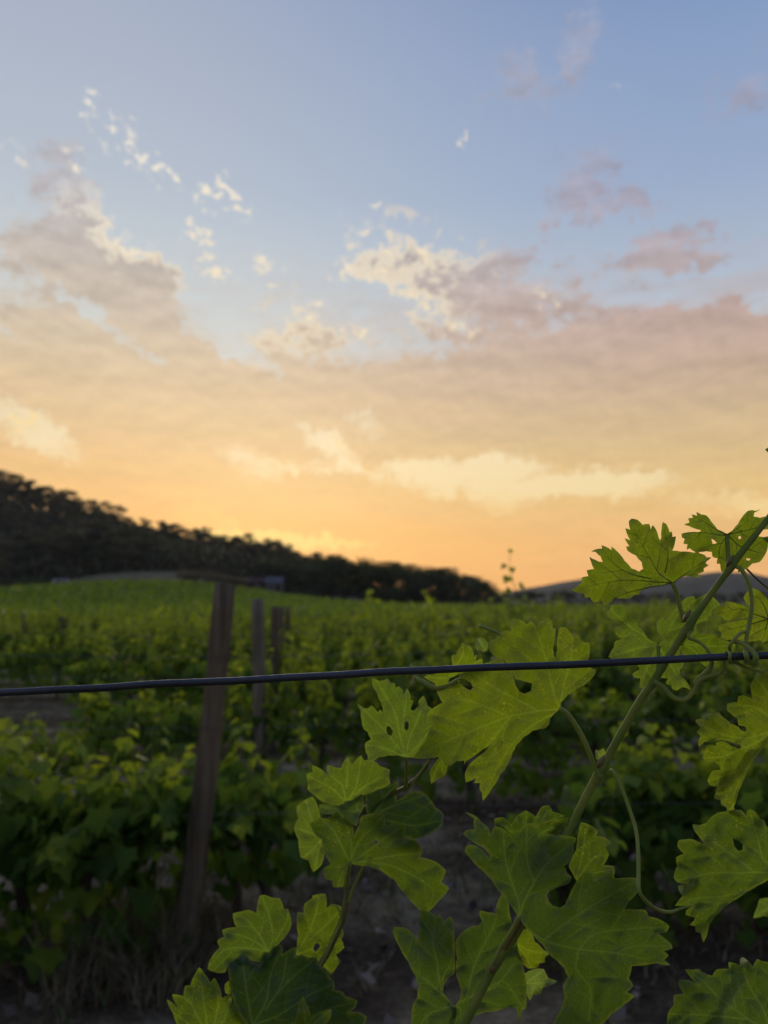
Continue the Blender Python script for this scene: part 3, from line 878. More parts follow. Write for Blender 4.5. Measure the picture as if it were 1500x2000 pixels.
def plant(name, meshes, x, y, sc, label, cat, group):
    root = empty(name, (x, y, gz(x, y)), random.uniform(0, 6.28)); root.scale = (sc * random.uniform(.9, 1.15), sc * random.uniform(.9, 1.15), sc)
    prop(root, label, cat, group)
    for nm, me in zip(('trunk', 'crown'), meshes):
        o = bpy.data.objects.new(nm, me); COL.objects.link(o); o.parent = root
    return root
# along the crest of the hill
for i in range(95):
    px = -40 + 660 * (i + random.random()) / 95
    Y = random.uniform(285, 312)
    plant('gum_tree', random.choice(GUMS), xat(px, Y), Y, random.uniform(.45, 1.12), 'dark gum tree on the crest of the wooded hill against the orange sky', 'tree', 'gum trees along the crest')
# on the slope
for i in range(150):
    Y = random.uniform(176, 285); px = random.uniform(-60, 560)
    if Y < 190 and px > 330: continue
    plant('gum_tree', random.choice(GUMS + ROUNDS[:2]), xat(px, Y), Y, random.uniform(.7, 1.2) * (0.7 if px > 330 else 1.0), 'dark tree on the shaded slope of the wooded hill', 'tree', 'trees on the slope')
for i in range(9):
    px = 385 + 11 * i + random.uniform(-4, 4); Y = random.uniform(262, 285)
    plant('gum_tree', random.choice(GUMS), xat(px, Y), Y, random.uniform(.95, 1.3), 'tall dark gum tree where the crest steps down behind the leaning post', 'tree', 'tall gum trees at the step')
# the stand of rounder trees that ends right of the middle
def treeline_h(px): return np.interp(px, [480, 560, 620, 700, 760, 830, 880, 920, 955, 975], [11, 11.5, 12.8, 11.8, 10.8, 10.1, 9.0, 7.4, 6.0, 3.4])
for i in range(62):
    px = 470 + 500 * (i + random.random()) / 62
    Y = random.uniform(158, 205) if px > 600 else random.uniform(178, 215)
    zt = treeline_h(px) / 190 * Y + 0.6 - gz(xat(px, Y), Y)
    sc = max(0.25, zt / 8.0 * random.uniform(.84, 1.06))
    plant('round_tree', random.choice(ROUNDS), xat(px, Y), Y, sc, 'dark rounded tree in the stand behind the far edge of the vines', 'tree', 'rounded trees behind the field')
for i in range(46):
    px = 955 + 640 * (i + random.random()) / 46
    Y = random.uniform(235, 270)
    plant('round_tree', random.choice(ROUNDS), xat(px, Y), Y, random.uniform(.42, .72), 'small dark tree in the low treeline under the distant hills', 'tree', 'trees of the low treeline')
def undergrowth():
    VV, AA = [], []
    n = 52000
    px = rng.uniform(-120, 985, n); Y = rng.uniform(160, 312, n)
    x = (px - 750) / FPX * Y
    h = rng.random(n) * np.where(px > 600, 3.0, 6.5) * sstep(160, 190, Y)
    keep = (Y > 174) | (px > 560)
    x, Y, h = x[keep], Y[keep], h[keep]; n = len(x)
    z = ground_z(x, Y) + h
    c = np.stack([x, Y, z], 1); s = rng.uniform(.3, .8, n)
    u = rng.normal(0, 1, (n, 3)); u /= np.linalg.norm(u, axis=1)[:, None]
    v = np.cross(u, rng.normal(0, 1, (n, 3))); v /= np.linalg.norm(v, axis=1)[:, None]
    q = np.stack([c - u * s[:, None], c - v * s[:, None] * .7, c + u * s[:, None], c + v * s[:, None] * .7], 1)
    V = q.reshape(-1, 3); me = fast_mesh('undergrowth', V, np.arange(len(V)).reshape(-1, 4)); fattr(me, 'age', np.repeat(rng.random(n) * .6, 4))
    prop(link('undergrowth', me, M_TREE), 'dark scrub filling the wood between the trees', 'undergrowth', kind='stuff')
undergrowth()
def scrub(name, px, Y, w, h, mat, label, n=260, seed=0, cat='bush', group=None, age=.3):
    r = np.random.default_rng(seed); x = xat(px, Y); root = empty(name, (x, Y, gz(x, Y))); prop(root, label, cat, group)
    d = r.normal(0, 1, (n, 3)); d /= np.linalg.norm(d, axis=1)[:, None]
    c = d * (r.random(n) ** .4)[:, None] * np.array([w / 2, w / 3, h / 2]) + np.array([0, 0, h / 2])
    s = r.uniform(.06, .14, n) * max(1, h)
    u = r.normal(0, 1, (n, 3)); u /= np.linalg.norm(u, axis=1)[:, None]
    v = np.cross(u, r.normal(0, 1, (n, 3))); v /= np.linalg.norm(v, axis=1)[:, None]
    V = np.stack([c - u * s[:, None], c - v * s[:, None] * .7, c + u * s[:, None], c + v * s[:, None] * .7], 1).reshape(-1, 3)
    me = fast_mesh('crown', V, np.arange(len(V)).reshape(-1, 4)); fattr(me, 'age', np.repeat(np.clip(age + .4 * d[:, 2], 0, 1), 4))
    link('crown', me, mat, root)
    st = [tube([(0, 0, -.1), (0.05 * w * cos(a), 0.05 * w * sin(a), h * .4), (0.2 * w * cos(a), .15 * w * sin(a), h * .7)], [.05, .035, .015], 5) for a in (0, 2.1, 4.2)]
    link('stems', pymesh('stems', *join(st)), M_BARK, root)
scrub('hedge_bush', 62, 160, 12, 3.0, M_BUSH, 'long dark hedge beside the pale vehicle', 500, 1, 'bush')
scrub('hedge_bush', 20, 166, 10, 2.0, M_WEED, 'bright green bush at the left edge below the wood', 400, 2, 'bush')
scrub('dry_bush', 140, 159, 1.9, 1.7, M_DRY, 'small brown bush touching the pale vehicle', 160, 3, 'bush', age=.1)
for i, (px, w) in enumerate([(365, 6), (400, 7), (435, 7), (462, 6)]):
    scrub('dry_bush', px, 158 + i, w, 2.3, M_DRY, ['first of four beige dry bushes on the bank behind the leaning post', 'second of four beige dry bushes on the bank behind the leaning post', 'third beige dry bush, over the top of the leaning post', 'beige dry bush beside the dark red shed'][i], 320, 10 + i, 'bush', age=.15)

# ------------------------------------------------------------------ sheds and vehicle at the far edge of the field
M_PALE = plain_mat('pale paint', (0.34, 0.36, 0.40), 0.5, 0.4, 0.12, 2.0)
M_GREYW = plain_mat('grey boards', (0.12, 0.115, 0.12), 0.8, 0.2, 0.2, 2.0)
M_TIN = plain_mat('grey tin roof', (0.075, 0.072, 0.085), 0.5, 0.4, 0.15, 3.0)
M_RED = plain_mat('dark red boards', (0.075, 0.036, 0.032), 0.8, 0.2, 0.2, 2.0)
M_GLASS = plain_mat('dark window glass', (0.03, 0.035, 0.04), 0.15, 0.6, 0.1)
M_RUBBER = plain_mat('rubber', (0.02, 0.02, 0.02), 0.8, 0.2, 0.1)
M_STONE = plain_mat('pale stone', (0.36, 0.35, 0.33), 0.85, 0.2, 0.3, 8.0)
def shed(name, px, Y, w, dp, h, rh, wallm, roofm, label, windows, door):
    x = xat(px, Y); root = empty(name, (x, Y, gz(x, Y) - .1)); prop(root, label, 'shed')
    V = [(-w/2, 0, 0), (w/2, 0, 0), (w/2, dp, 0), (-w/2, dp, 0), (-w/2, 0, h), (w/2, 0, h), (w/2, dp, h), (-w/2, dp, h), (-w/2, dp/2, h+rh), (w/2, dp/2, h+rh)]
    link('wall', pymesh('wall', V, [(0, 1, 5, 4), (2, 3, 7, 6), (1, 2, 6, 9, 5), (3, 0, 4, 8, 7), (0, 3, 2, 1)], False), wallm, root)
    e = .25
    def slab(y0, z0, y1, z1):
        return [(-w/2-e, y0, z0), (w/2+e, y0, z0), (w/2+e, y1, z1), (-w/2-e, y1, z1), (-w/2-e, y0, z0+.09), (w/2+e, y0, z0+.09), (w/2+e, y1, z1+.09), (-w/2-e, y1, z1+.09)], boxm(0, 1, 0, 1, 0, 1)[1]
    k = rh / (dp / 2)
    link('roof', pymesh('roof', *join([slab(-e, h - e * k + .02, dp/2, h + rh + .02), slab(dp + e, h - e * k + .02, dp/2, h + rh + .02)]), False), roofm, root)
    for (wx, wz, ww, wh) in windows:
        f = link('window', pymesh('window', *boxm(wx - ww/2 - .07, wx + ww/2 + .07, -.06, .02, wz - .07, wz + wh + .07), False), M_PALE, root)
        link('pane', pymesh('pane', *boxm(wx - ww/2, wx + ww/2, -.075, -.05, wz, wz + wh), False), M_GLASS, f)
    if door:
        d = link('door', pymesh('door', *boxm(door - .45, door + .45, -.06, .02, .02, 2.0), False), M_RED, root)
        link('handle', pymesh('handle', *boxm(door + .3, door + .36, -.11, -.05, .95, 1.1), False), M_TIN, d)
shed('shed', 534, 166, 3.4, 3.0, 2.5, 1.2, M_GREYW, M_TIN, 'small grey shed with a pitched tin roof at the far field edge', [(-.6, 1.1, .8, .7)], .8)
shed('long_shed', 490, 168, 5.6, 2.6, 1.6, .7, M_RED, M_RED, 'low dark red shed joined to the small grey one', [(-1.4, .6, .6, .5), (1.2, .6, .6, .5)], None)
shed('hut', 655, 158, 2.4, 2.0, 1.5, .5, M_GREYW, M_RED, 'little dim hut tucked under the rounded trees', [(.4, .6, .5, .5)], None)
shed('hut', 690, 160, 2.0, 2.0, 1.6, .4, M_PALE, M_GREYW, 'little pale hut at the foot of the rounded trees', [(-.3, .6, .5, .5)], None)
def vehicle(px, Y):
    x = xat(px, Y); root = empty('parked_van', (x, Y, gz(x, Y)), .3)
    prop(root, 'small pale blue grey van parked beyond the field below the wood', 'van')
    prof = [(-2.0, .35), (-2.0, 1.0), (-1.9, 1.9), (-1.6, 2.05), (.9, 2.05), (1.45, 1.25), (2.0, 1.05), (2.05, .35)]
    V = [(a, -.85, b) for a, b in prof] + [(a, .85, b) for a, b in prof]; n = len(prof)
    V = [(vx, vy * (.86 if vz > 1.5 else 1.0), vz) for vx, vy, vz in V]
    F = [tuple(range(n)), tuple(reversed(range(n, 2 * n)))] + [(i, i + n, (i + 1) % n + n, (i + 1) % n) for i in range(n)]
    body = pymesh('body', V, F, False); link('body', body, M_PALE, root)
    for s in (-1, 1):
        link('side_window', pymesh('side_window', *boxm(-1.4, .7, s * .80 - .03, s * .80 + .03, 1.3, 1.8), False), M_GLASS, root)
    link('windscreen', pymesh('windscreen', [(.97, -.68, 1.98), (.97, .68, 1.98), (1.46, .75, 1.29), (1.46, -.75, 1.29), (1.0, -.68, 2.0), (1.0, .68, 2.0), (1.49, .75, 1.31), (1.49, -.75, 1.31)], boxm(0, 1, 0, 1, 0, 1)[1], False), M_GLASS, root)
    for ax in (-1.25, 1.25):
        for s in (-1, 1):
            wv = tube([(ax, s * .72, .33), (ax, s * .92, .33)], .33, 14); wh = link('wheel', pymesh('wheel', *wv), M_RUBBER, root)
            link('rim', pymesh('rim', *tube([(ax, s * .90, .33), (ax, s * .935, .33)], .18, 10)), M_TIN, wh)
    for s in (-1, 1):
        link('headlight', pymesh('headlight', *boxm(1.98, 2.07, s * .6 - .15, s * .6 + .15, .75, .95), False), M_GLASS, root)
vehicle(122, 158)
def rock(px, Y, s, label, seed):
    r = random.Random(seed); bm = bmesh.new(); bmesh.ops.create_icosphere(bm, subdivisions=2, radius=1)
    for v in bm.verts:
        k = .8 + .4 * r.random(); v.co = Vector((v.co.x * s * k, v.co.y * s * .7 * k, max(-.1, v.co.z) * s * .55 * k))
    me = bpy.data.meshes.new('rock'); bm.to_mesh(me); bm.free()
    o = link('rock', me, M_STONE); x = xat(px, Y); o.location = (x, Y, gz(x, Y)); prop(o, label, 'rock', 'pale rocks at the field edge')
rock(72, 158, .9, 'low pale rock, left of the two beside the van', 1)
rock(90, 158, .8, 'low pale rock between the other rock and the van', 2)
rock(243, 158, .8, 'lone pale rock at the field edge near the white marker', 3)
mk = empty('marker_post', (xat(222, 158), 158, gz(xat(222, 158), 158))); prop(mk, 'short white marker post at the far field edge', 'marker')
link('stake', pymesh('stake', *tube([(0, 0, -.2), (0, 0, 1.0), (0, 0, 1.15)], [.13, .12, .05], 8)), M_STONE, mk)
link('cap', pymesh('cap', *tube([(0, 0, 1.14), (0, 0, 1.2), (0, 0, 1.3)], [.13, .12, .03], 8)), M_PALE, mk)

# ------------------------------------------------------------------ foreground: shoots, leaves, tendrils and the wire
CROPS = dict(A=(790, 1180, 3.75), B=(1100, 970, 3.75), C=(880, 1560, 3.33333), D=(750, 1740, 4.285714), E=(560, 1440, 4.411765),
             F=(320, 1720, 3.75), G=(1250, 1330, 5.404), H=(1250, 1560, 4.544), I=(680, 1220, 5.35714), J=(1180, 1220, 4.6875), K=(1100, 1400, 3.75), X=(0, 0, 1.0))
def fp(crop, pts):
    x0, y0, s = CROPS[crop]
    return np.array([(x0 + q[0] / s, y0 + q[1] / s) for q in pts], float)

def leaf_mat():
    m, t = new_mat('vine leaf')
    vein = attr(t, 'vein'); edge = attr(t, 'edge')
    co = t.comb(attr(t, 'lu'), attr(t, 'lv'), t.mul(attr(t, 'seed', 'OBJECT'), 7.0))
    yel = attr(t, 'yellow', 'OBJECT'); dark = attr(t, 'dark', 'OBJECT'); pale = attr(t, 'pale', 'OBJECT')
    big = t.noise(co, 0.055, 4.0, 0.6)
    fine = t.noise(co, 0.9, 4.0, 0.65)
    vo = t.node('ShaderNodeTexVoronoi', feature='DISTANCE_TO_EDGE'); vo.inputs['Scale'].default_value = 0.42
    wv = t.vmath('ADD', co, t.vmath('SCALE', t.noise(co, 0.5, 2.0, 0.5, out='Color'), 1.2))
    t.l.new(wv, vo.inputs['Vector'])
    net = t.smooth(vo.outputs['Distance'], 0.10, 0.0)
    # yellow flecks of the blade, in loose patches
    sp = t.node('ShaderNodeTexVoronoi'); sp.inputs['Scale'].default_value = 0.55; t.l.new(wv, sp.inputs['Vector'])
    patch = t.smooth(t.noise(co, 0.09, 3.0, 0.6), 0.48, 0.68)
    fleck = t.mul(t.smooth(sp.outputs['Distance'], 0.34, 0.14), t.mul(patch, t.smooth(yel, 0.15, 0.6)))
    green = t.mix(yel, (0.085, 0.150, 0.024), (0.21, 0.25, 0.024))
    green = t.mix(dark, green, (0.030, 0.062, 0.034))  # older leaves' deep green; low shade and blue sky sheen tinted in too
    green = t.mix(pale, green, (0.19, 0.25, 0.12))
    c = t.vmath('SCALE', green, t.add(0.72, t.mul(big, 0.56)))
    c = t.vmath('SCALE', c, t.add(0.86, t.mul(fine, 0.28)))
    c = t.mix(t.mul(fleck, 0.75), c, (0.42, 0.40, 0.07))
    c = t.mix(t.mul(net, 0.42), c, t.vmath('MULTIPLY', c, (1.6, 1.5, 1.3)))
    c = t.mix(t.mul(vein, 0.62), c, t.vmath('ADD', t.vmath('SCALE', c, 1.35), (0.085, 0.10, 0.04)))
    c = t.mix(t.mul(edge, 0.38), c, (0.32, 0.33, 0.09))
    h = t.add(t.mul(net, -0.5), t.mul(fine, 0.8))
    nrm = bump(t, h, 0.5, 0.0005)
    d = principled(t, c, t.sub(0.58, t.mul(dark, 0.12)), 0.32, nrm)
    tr = t.node('ShaderNodeBsdfTranslucent')
    t.l.new(t.vmath('MULTIPLY', c, (1.5, 1.75, 0.5)), tr.inputs['Color'])
    t.l.new(nrm, tr.inputs['Normal'])
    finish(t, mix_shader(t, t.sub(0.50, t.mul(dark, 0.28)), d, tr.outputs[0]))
    return m
M_LEAF = leaf_mat()
def stem_mat(name, a, b, rough=0.5, tr_=0.15):
    m, t = new_mat(name)
    co = objcoord(t)
    n = t.noise(co, 60.0, 4.0, 0.6); f = t.noise(co, 900.0, 3.0, 0.6)
    c = t.mix(t.smooth(n, 0.35, 0.7), a, b)
    c = t.vmath('SCALE', c, t.add(0.85, t.mul(f, 0.3)))
    d = principled(t, c, rough, 0.35, bump(t, f, 0.3, 0.0004))
    tr = t.node('ShaderNodeBsdfTranslucent'); t.l.new(c, tr.inputs['Color'])
    finish(t, mix_shader(t, tr_, d, tr.outputs[0]))
    return m
M_CANE = stem_mat('green cane', (0.19, 0.27, 0.045), (0.29, 0.33, 0.065), 0.6, 0.3)
M_CANE2 = stem_mat('browning cane', (0.16, 0.15, 0.05), (0.21, 0.13, 0.06))
M_TENDRIL = stem_mat('tendril', (0.26, 0.34, 0.07), (0.34, 0.38, 0.09), 0.55, 0.3)
M_VEIN = stem_mat('leaf vein', (0.52, 0.60, 0.22), (0.62, 0.68, 0.30), 0.5, 0.85)
M_VEIN2 = stem_mat('leaf vein against the light', (0.26, 0.34, 0.09), (0.34, 0.40, 0.12), 0.5, 0.5)

def tube_px(name, pts, mat, parent, seg=9, n=6, lump=0.0):
    """pts: (px, py, depth, half width in px)"""
    if name == 'cane': pts = [(q[0], q[1], q[2], q[3] * 0.72) for q in pts]
    if name == 'tendril': pts = [(q[0], q[1], q[2], q[3] * 0.8) for q in pts]
    S = spline(pts, n)
    P = [at(q[0], q[1], q[2]) for q in S]
    R = [max(0.15, q[3]) * q[2] / FPX for q in S]
    V, F = tube(P, R, seg, True, lump, len(pts))
    return link(name, pymesh(name, V, F), mat, parent, True)

def pip(P, poly):
    x, y = P[:, 0], P[:, 1]; inside = np.zeros(len(P), bool)
    a = poly; b = np.roll(poly, -1, 0)
    for (x1, y1), (x2, y2) in zip(a, b):
        c = ((y1 > y) != (y2 > y))
        with np.errstate(divide='ignore', invalid='ignore'):
            xi = (x2 - x1) * (y - y1) / (y2 - y1 + 1e-12) + x1
        inside ^= c & (x < xi)
    return inside
def seg_dist(P, A, B):
    """distance of points P (n,2) to the nearest of segments A-B (m,2)"""
    best = np.full(len(P), 1e9)
    for a, b in zip(A, B):
        ab = b - a; L = (ab @ ab) + 1e-9
        t = np.clip(((P - a) @ ab) / L, 0, 1)
        best = np.minimum(best, np.hypot(*(P - (a + t[:, None] * ab)).T))
    return best
def round_outline(P):
    """bulge the edges between traced points a little, as the teeth of a vine leaf do"""
    area = 0.5 * np.sum(P[:, 0] * np.roll(P[:, 1], -1) - np.roll(P[:, 0], -1) * P[:, 1])
    sgn = 1 if area > 0 else -1
    out = []
    for i in range(len(P)):
        a, b = P[i], P[(i + 1) % len(P)]
        e = b - a; L = np.hypot(*e)
        out.append(a)
        if L > 9:
            nrm = np.array([e[1], -e[0]]) / L * sgn
            k = min(1.6, 0.05 * L)
            m = 2 if L > 18 else 1
            for q in range(1, m + 1):
                t = q / (m + 1)
                out.append(a + e * t + nrm * k * 4 * t * (1 - t) * 0.8)
    return np.array(out)

leaf_count = [0]
def leaf(parent, crop, out, j, veins, d, g=(0.0, 0.0), bowl=0.0, yellow=0.4, dark=0.0, pale=0.0, holes=(), pet=None, label=None, ruff=1.0, sp=7.0, fold=None, vm=None):
    leaf_count[0] += 1
    lr = np.random.default_rng(900 + leaf_count[0])
    P = round_outline(fp(crop, out)); J = fp(crop, [j])[0]
    HO = [fp(crop, h) for h in holes]
    VE = []
    for v in veins:       # a vein that starts on an earlier one is a branch of it, the others start at the stalk
        q = fp(crop, v)
        br = any(np.hypot(*(e[3:] - q[0]).T).min() < 9 for e in VE if len(e) > 3)
        VE.append(np.array(spline(q if br else np.vstack([J[None], q]), 6)))
    ph = lr.uniform(0, 6.28, 8); fr = lr.uniform(0.5, 1.5, 8)
    def depth(Q, dv=None, de=None):
        Q = np.atleast_2d(Q); r = (Q - J) / 100.0
        z = d + g[0] * r[:, 0] + g[1] * r[:, 1] + bowl * (r ** 2).sum(1)
        if fold is not None:      # bend about a line through the junction
            fa, fk = fold; s = r[:, 0] * sin(radians(fa)) - r[:, 1] * cos(radians(fa))
            z = z + fk * np.abs(s)
        w = (np.sin(r[:, 0] * 3.1 * fr[0] + ph[0]) * np.sin(r[:, 1] * 3.4 * fr[1] + ph[1]) + 0.6 * np.sin(r[:, 0] * 6.3 * fr[2] + r[:, 1] * 4 * fr[3] + ph[2]))
        z = z + 0.0030 * ruff * w * np.minimum(1, np.hypot(r[:, 0], r[:, 1]))
        if dv is not None: z = z - 0.0034 * ruff * (1 - np.exp(-(dv / 13.0) ** 2))
        if de is not None: z = z + 0.0032 * ruff * np.exp(-(de / 16.0) ** 2) * np.sin(Q[:, 0] * 0.11 + ph[5]) * np.sin(Q[:, 1] * 0.12 + ph[6])
        return z
    # side veins
    main = [v for v in VE]
    A = np.concatenate([v[:-1] for v in main]); B = np.concatenate([v[1:] for v in main])
    side = []
    for vi, v in enumerate(main):
        seg = np.hypot(*(v[1:] - v[:-1]).T); cum = np.concatenate([[0], np.cumsum(seg)]); L = cum[-1]
        others = [m for k, m in enumerate(main) if k != vi]
        OA = np.concatenate([m[:-1] for m in others]) if others else None
        OB = np.concatenate([m[1:] for m in others]) if others else None
        s = 0.22 * L + lr.uniform(0, 12); sg = 1
        while s < 0.93 * L:
            i = min(len(seg) - 1, int(np.searchsorted(cum, s) - 1)); t = (v[i + 1] - v[i]) / (seg[i] + 1e-9)
            q = v[i] + t * (s - cum[i]); an = sg * radians(lr.uniform(42, 56)); pts = [q.copy()]
            maxl = min(0.55 * (L - s) + 26, 105)
            for st in range(int(maxl / 5)):
                dr = np.array([t[0] * cos(an) - t[1] * sin(an), t[0] * sin(an) + t[1] * cos(an)])
                q = q + dr * 5; an *= 0.985
                if not pip(q[None], P)[0] or any(pip(q[None], h)[0] for h in HO): break
                if OA is not None and st > 3 and seg_dist(q[None], OA, OB)[0] < 7: break
                pts.append(q.copy())
            if len(pts) > 3: side.append(np.array(pts))
            s += lr.uniform(20, 30); sg = -sg
    SA = np.concatenate([v[:-1] for v in side]) if side else None
    SB = np.concatenate([v[1:] for v in side]) if side else None
    # blade
    lo, hi = P.min(0), P.max(0)
    gx, gy = np.meshgrid(np.arange(lo[0], hi[0], sp), np.arange(lo[1], hi[1], sp * 0.87))
    gx = gx + (np.arange(gx.shape[0]) % 2)[:, None] * sp / 2
    G = np.stack([gx.ravel(), gy.ravel()], 1) + lr.uniform(-.2, .2, (gx.size, 2)) * sp
    G = G[pip(G, P)]
    OUTA = [P] + HO
    EA = np.concatenate(OUTA); EB = np.concatenate([np.roll(o, -1, 0) for o in OUTA])
    de = seg_dist(G, EA, EB)
    keep = de > 2.5
    for h in HO: keep &= ~pip(G, h)
    G = G[keep]
    # a row of points just inside the rim keeps the pale margin narrow
    pts = [tuple(q) for q in P]; edges = [(i, (i + 1) % len(P)) for i in range(len(P))]
    for h in HO:
        o = len(pts); pts += [tuple(q) for q in h]; edges += [(o + i, o + (i + 1) % len(h)) for i in range(len(h))]
    rail = []
    for v, hw in [(v, 2.8) for v in VE] + [(v, 1.9) for v in side]:
        tn = np.gradient(v, axis=0); tn /= (np.hypot(*tn.T)[:, None] + 1e-9)
        nn_ = np.stack([-tn[:, 1], tn[:, 0]], 1)
        L = np.concatenate([[0], np.cumsum(np.hypot(*(v[1:] - v[:-1]).T))]); m_ = max(2, int(L[-1] / 5.0)); u = np.linspace(0, L[-1], m_)
        c_ = np.stack([np.interp(u, L, v[:, 0]), np.interp(u, L, v[:, 1])], 1); n_ = np.stack([np.interp(u, L, nn_[:, 0]), np.interp(u, L, nn_[:, 1])], 1)
        rail.append(c_); rail.append(c_ + n_ * hw); rail.append(c_ - n_ * hw)
    rail = np.concatenate(rail)
    ok = pip(rail, P) & (seg_dist(rail, EA, EB) > 2.0)
    for h in HO: ok &= ~pip(rail, h)
    rail = rail[ok]
    allA = A if SA is None else np.concatenate([A, SA]); allB = B if SB is None else np.concatenate([B, SB])
    G = G[seg_dist(G, allA, allB) > 5.0]
    pts += [tuple(q) for q in rail] + [tuple(q) for q in G]
    res = delaunay_2d_cdt([Vector(q) for q in pts], edges, [], 0, 1e-4)
    V2 = np.array([tuple(q) for q in res[0]]); T = np.array([f for f in res[2] if len(f) == 3])
    cen = V2[T].mean(1); ok = pip(cen, P)
    for h in HO: ok &= ~pip(cen, h)
    T = T[ok]
    used = np.unique(T); rm = -np.ones(len(V2), int); rm[used] = np.arange(len(used)); V2 = V2[used]; T = rm[T]
    dv = seg_dist(V2, A, B); de = seg_dist(V2, EA, EB)
    if SA is not None: ds = seg_dist(V2, SA, SB)
    else: ds = np.full(len(V2), 99.0)
    dz = depth(V2, np.minimum(dv, ds * 1.6), de)
    dz = dz - 0.0005 * np.exp(-(dv / 2.2) ** 2) - 0.0002 * np.exp(-(ds / 1.5) ** 2)      # the veins stand proud
    W = np.array([at(q[0], q[1], z) for q, z in zip(V2, dz)])
    n0 = np.cross(W[T[:, 1]] - W[T[:, 0]], W[T[:, 2]] - W[T[:, 0]])
    flip = (n0 * (np.array([0, 0, CAM_H]) - W[T[:, 0]])).sum(1) < 0
    T[flip] = T[flip][:, ::-1]
    me = fast_mesh('leaf', W, T, True)
    fattr(me, 'vein', np.maximum(np.exp(-(dv / 1.8) ** 2), 0.55 * np.exp(-(ds / 1.2) ** 2)) * (1 - 0.5 * np.clip(np.hypot(*(V2 - J).T) / 230.0, 0, 1)))
    fattr(me, 'edge', np.exp(-(de / 2.2) ** 2))
    mm = d / FPX * 1000
    fattr(me, 'lu', (V2[:, 0] - J[0]) * mm); fattr(me, 'lv', (V2[:, 1] - J[1]) * mm)
    o = link('leaf', me, M_LEAF, parent, True)
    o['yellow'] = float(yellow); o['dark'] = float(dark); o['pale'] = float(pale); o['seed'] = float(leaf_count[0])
    if label: o['label'] = label
    # raised veins on the side turned to us
    parts = []
    for v, r0, r1 in [(v, 1.6, 0.45) for v in VE] + [(v, 0.75, 0.25) for v in side]:
        v = v[pip(v, P)]
        for h in HO: v = v[~pip(v, h)] if len(v) else v
        if len(v) < 3: continue
        z = depth(v, np.zeros(len(v)), seg_dist(v, EA, EB)) - 0.00012
        rr = np.linspace(r0, r1, len(v)) * d / FPX
        parts.append(tube([at(q[0], q[1], k) for q, k in zip(v, z)], rr, 5, True))
    if parts and vm is not None:
        vo = link('veins', pymesh('veins', *join(parts)), vm, o, False)
    if pet is not None:      # pet: crop points from the blade to the cane, last one's depth
        pp = fp(crop, [j] + list(pet[0])); dj = float(depth(J[None])[0]); n = len(pp)
        po = tube_px('petiole', [(q[0], q[1], dj + (pet[1] - dj) * k / (n - 1), pet[2] * (1.0 + 0.35 * (k == n - 1))) for k, q in enumerate(pp)], M_TENDRIL, None, 8)
        po.parent = o; po.location = (0, 0, 0)
    return o

# --- wire
wire_pts = [(-260, 1364), (0, 1352), (200, 1342.5), (400, 1332), (600, 1321), (800, 1310.5), (1000, 1302), (1200, 1295), (1400, 1284), (1500, 1279), (1760, 1268)]
WD = 0.40
_wr = random.Random(5)
wire_pts = [(x, float(np.interp(x, [q[0] for q in wire_pts], [q[1] for q in wire_pts])) + _wr.uniform(-1.1, 1.1)) for x in range(-260, 1761, 92)]
wo = tube_px('trellis_wire', [(x, y, WD, 7.3) for x, y in wire_pts], M_COAT, None, 14, 12, 0.03)
prop(wo, 'thick dark wire crossing the whole picture in front of the vine leaves', 'wire')

# --- main shoot: the diagonal cane
shA = empty('vine_shoot', at(880, 2060, 0.425))
prop(shA, 'diagonal green vine cane with large leaves and tendrils climbing past the thick wire', 'vine')
cane = [(868, 2075, .424, 13), (907, 2000, .424, 12.5), (928, 1959, .424, 12), (950, 1915, .424, 12.5), (961, 1890, .424, 15.5), (975, 1872, .424, 13), (1000, 1836, .425, 11.5), (1021, 1800, .427, 11),
        (1062, 1712, .428, 10.5), (1110, 1625, .428, 10.5), (1140, 1565, .427, 11), (1163, 1522, .426, 12), (1176, 1500, .425, 15), (1192, 1470, .424, 11), (1249, 1370, .420, 10.5), (1275, 1335, .4185, 10.5), (1287, 1314, .418, 10.5), (1327, 1250, .416, 10),
        (1343, 1228, .4155, 12.5), (1360, 1200, .415, 10), (1407, 1135, .414, 8.5), (1428, 1108, .4135, 10.5), (1440, 1090, .413, 9), (1500, 1013, .412, 8), (1560, 930, .411, 7.5), (1600, 860, .411, 7)]
tube_px('cane', cane, M_CANE, shA, 14, 5, 0.04)
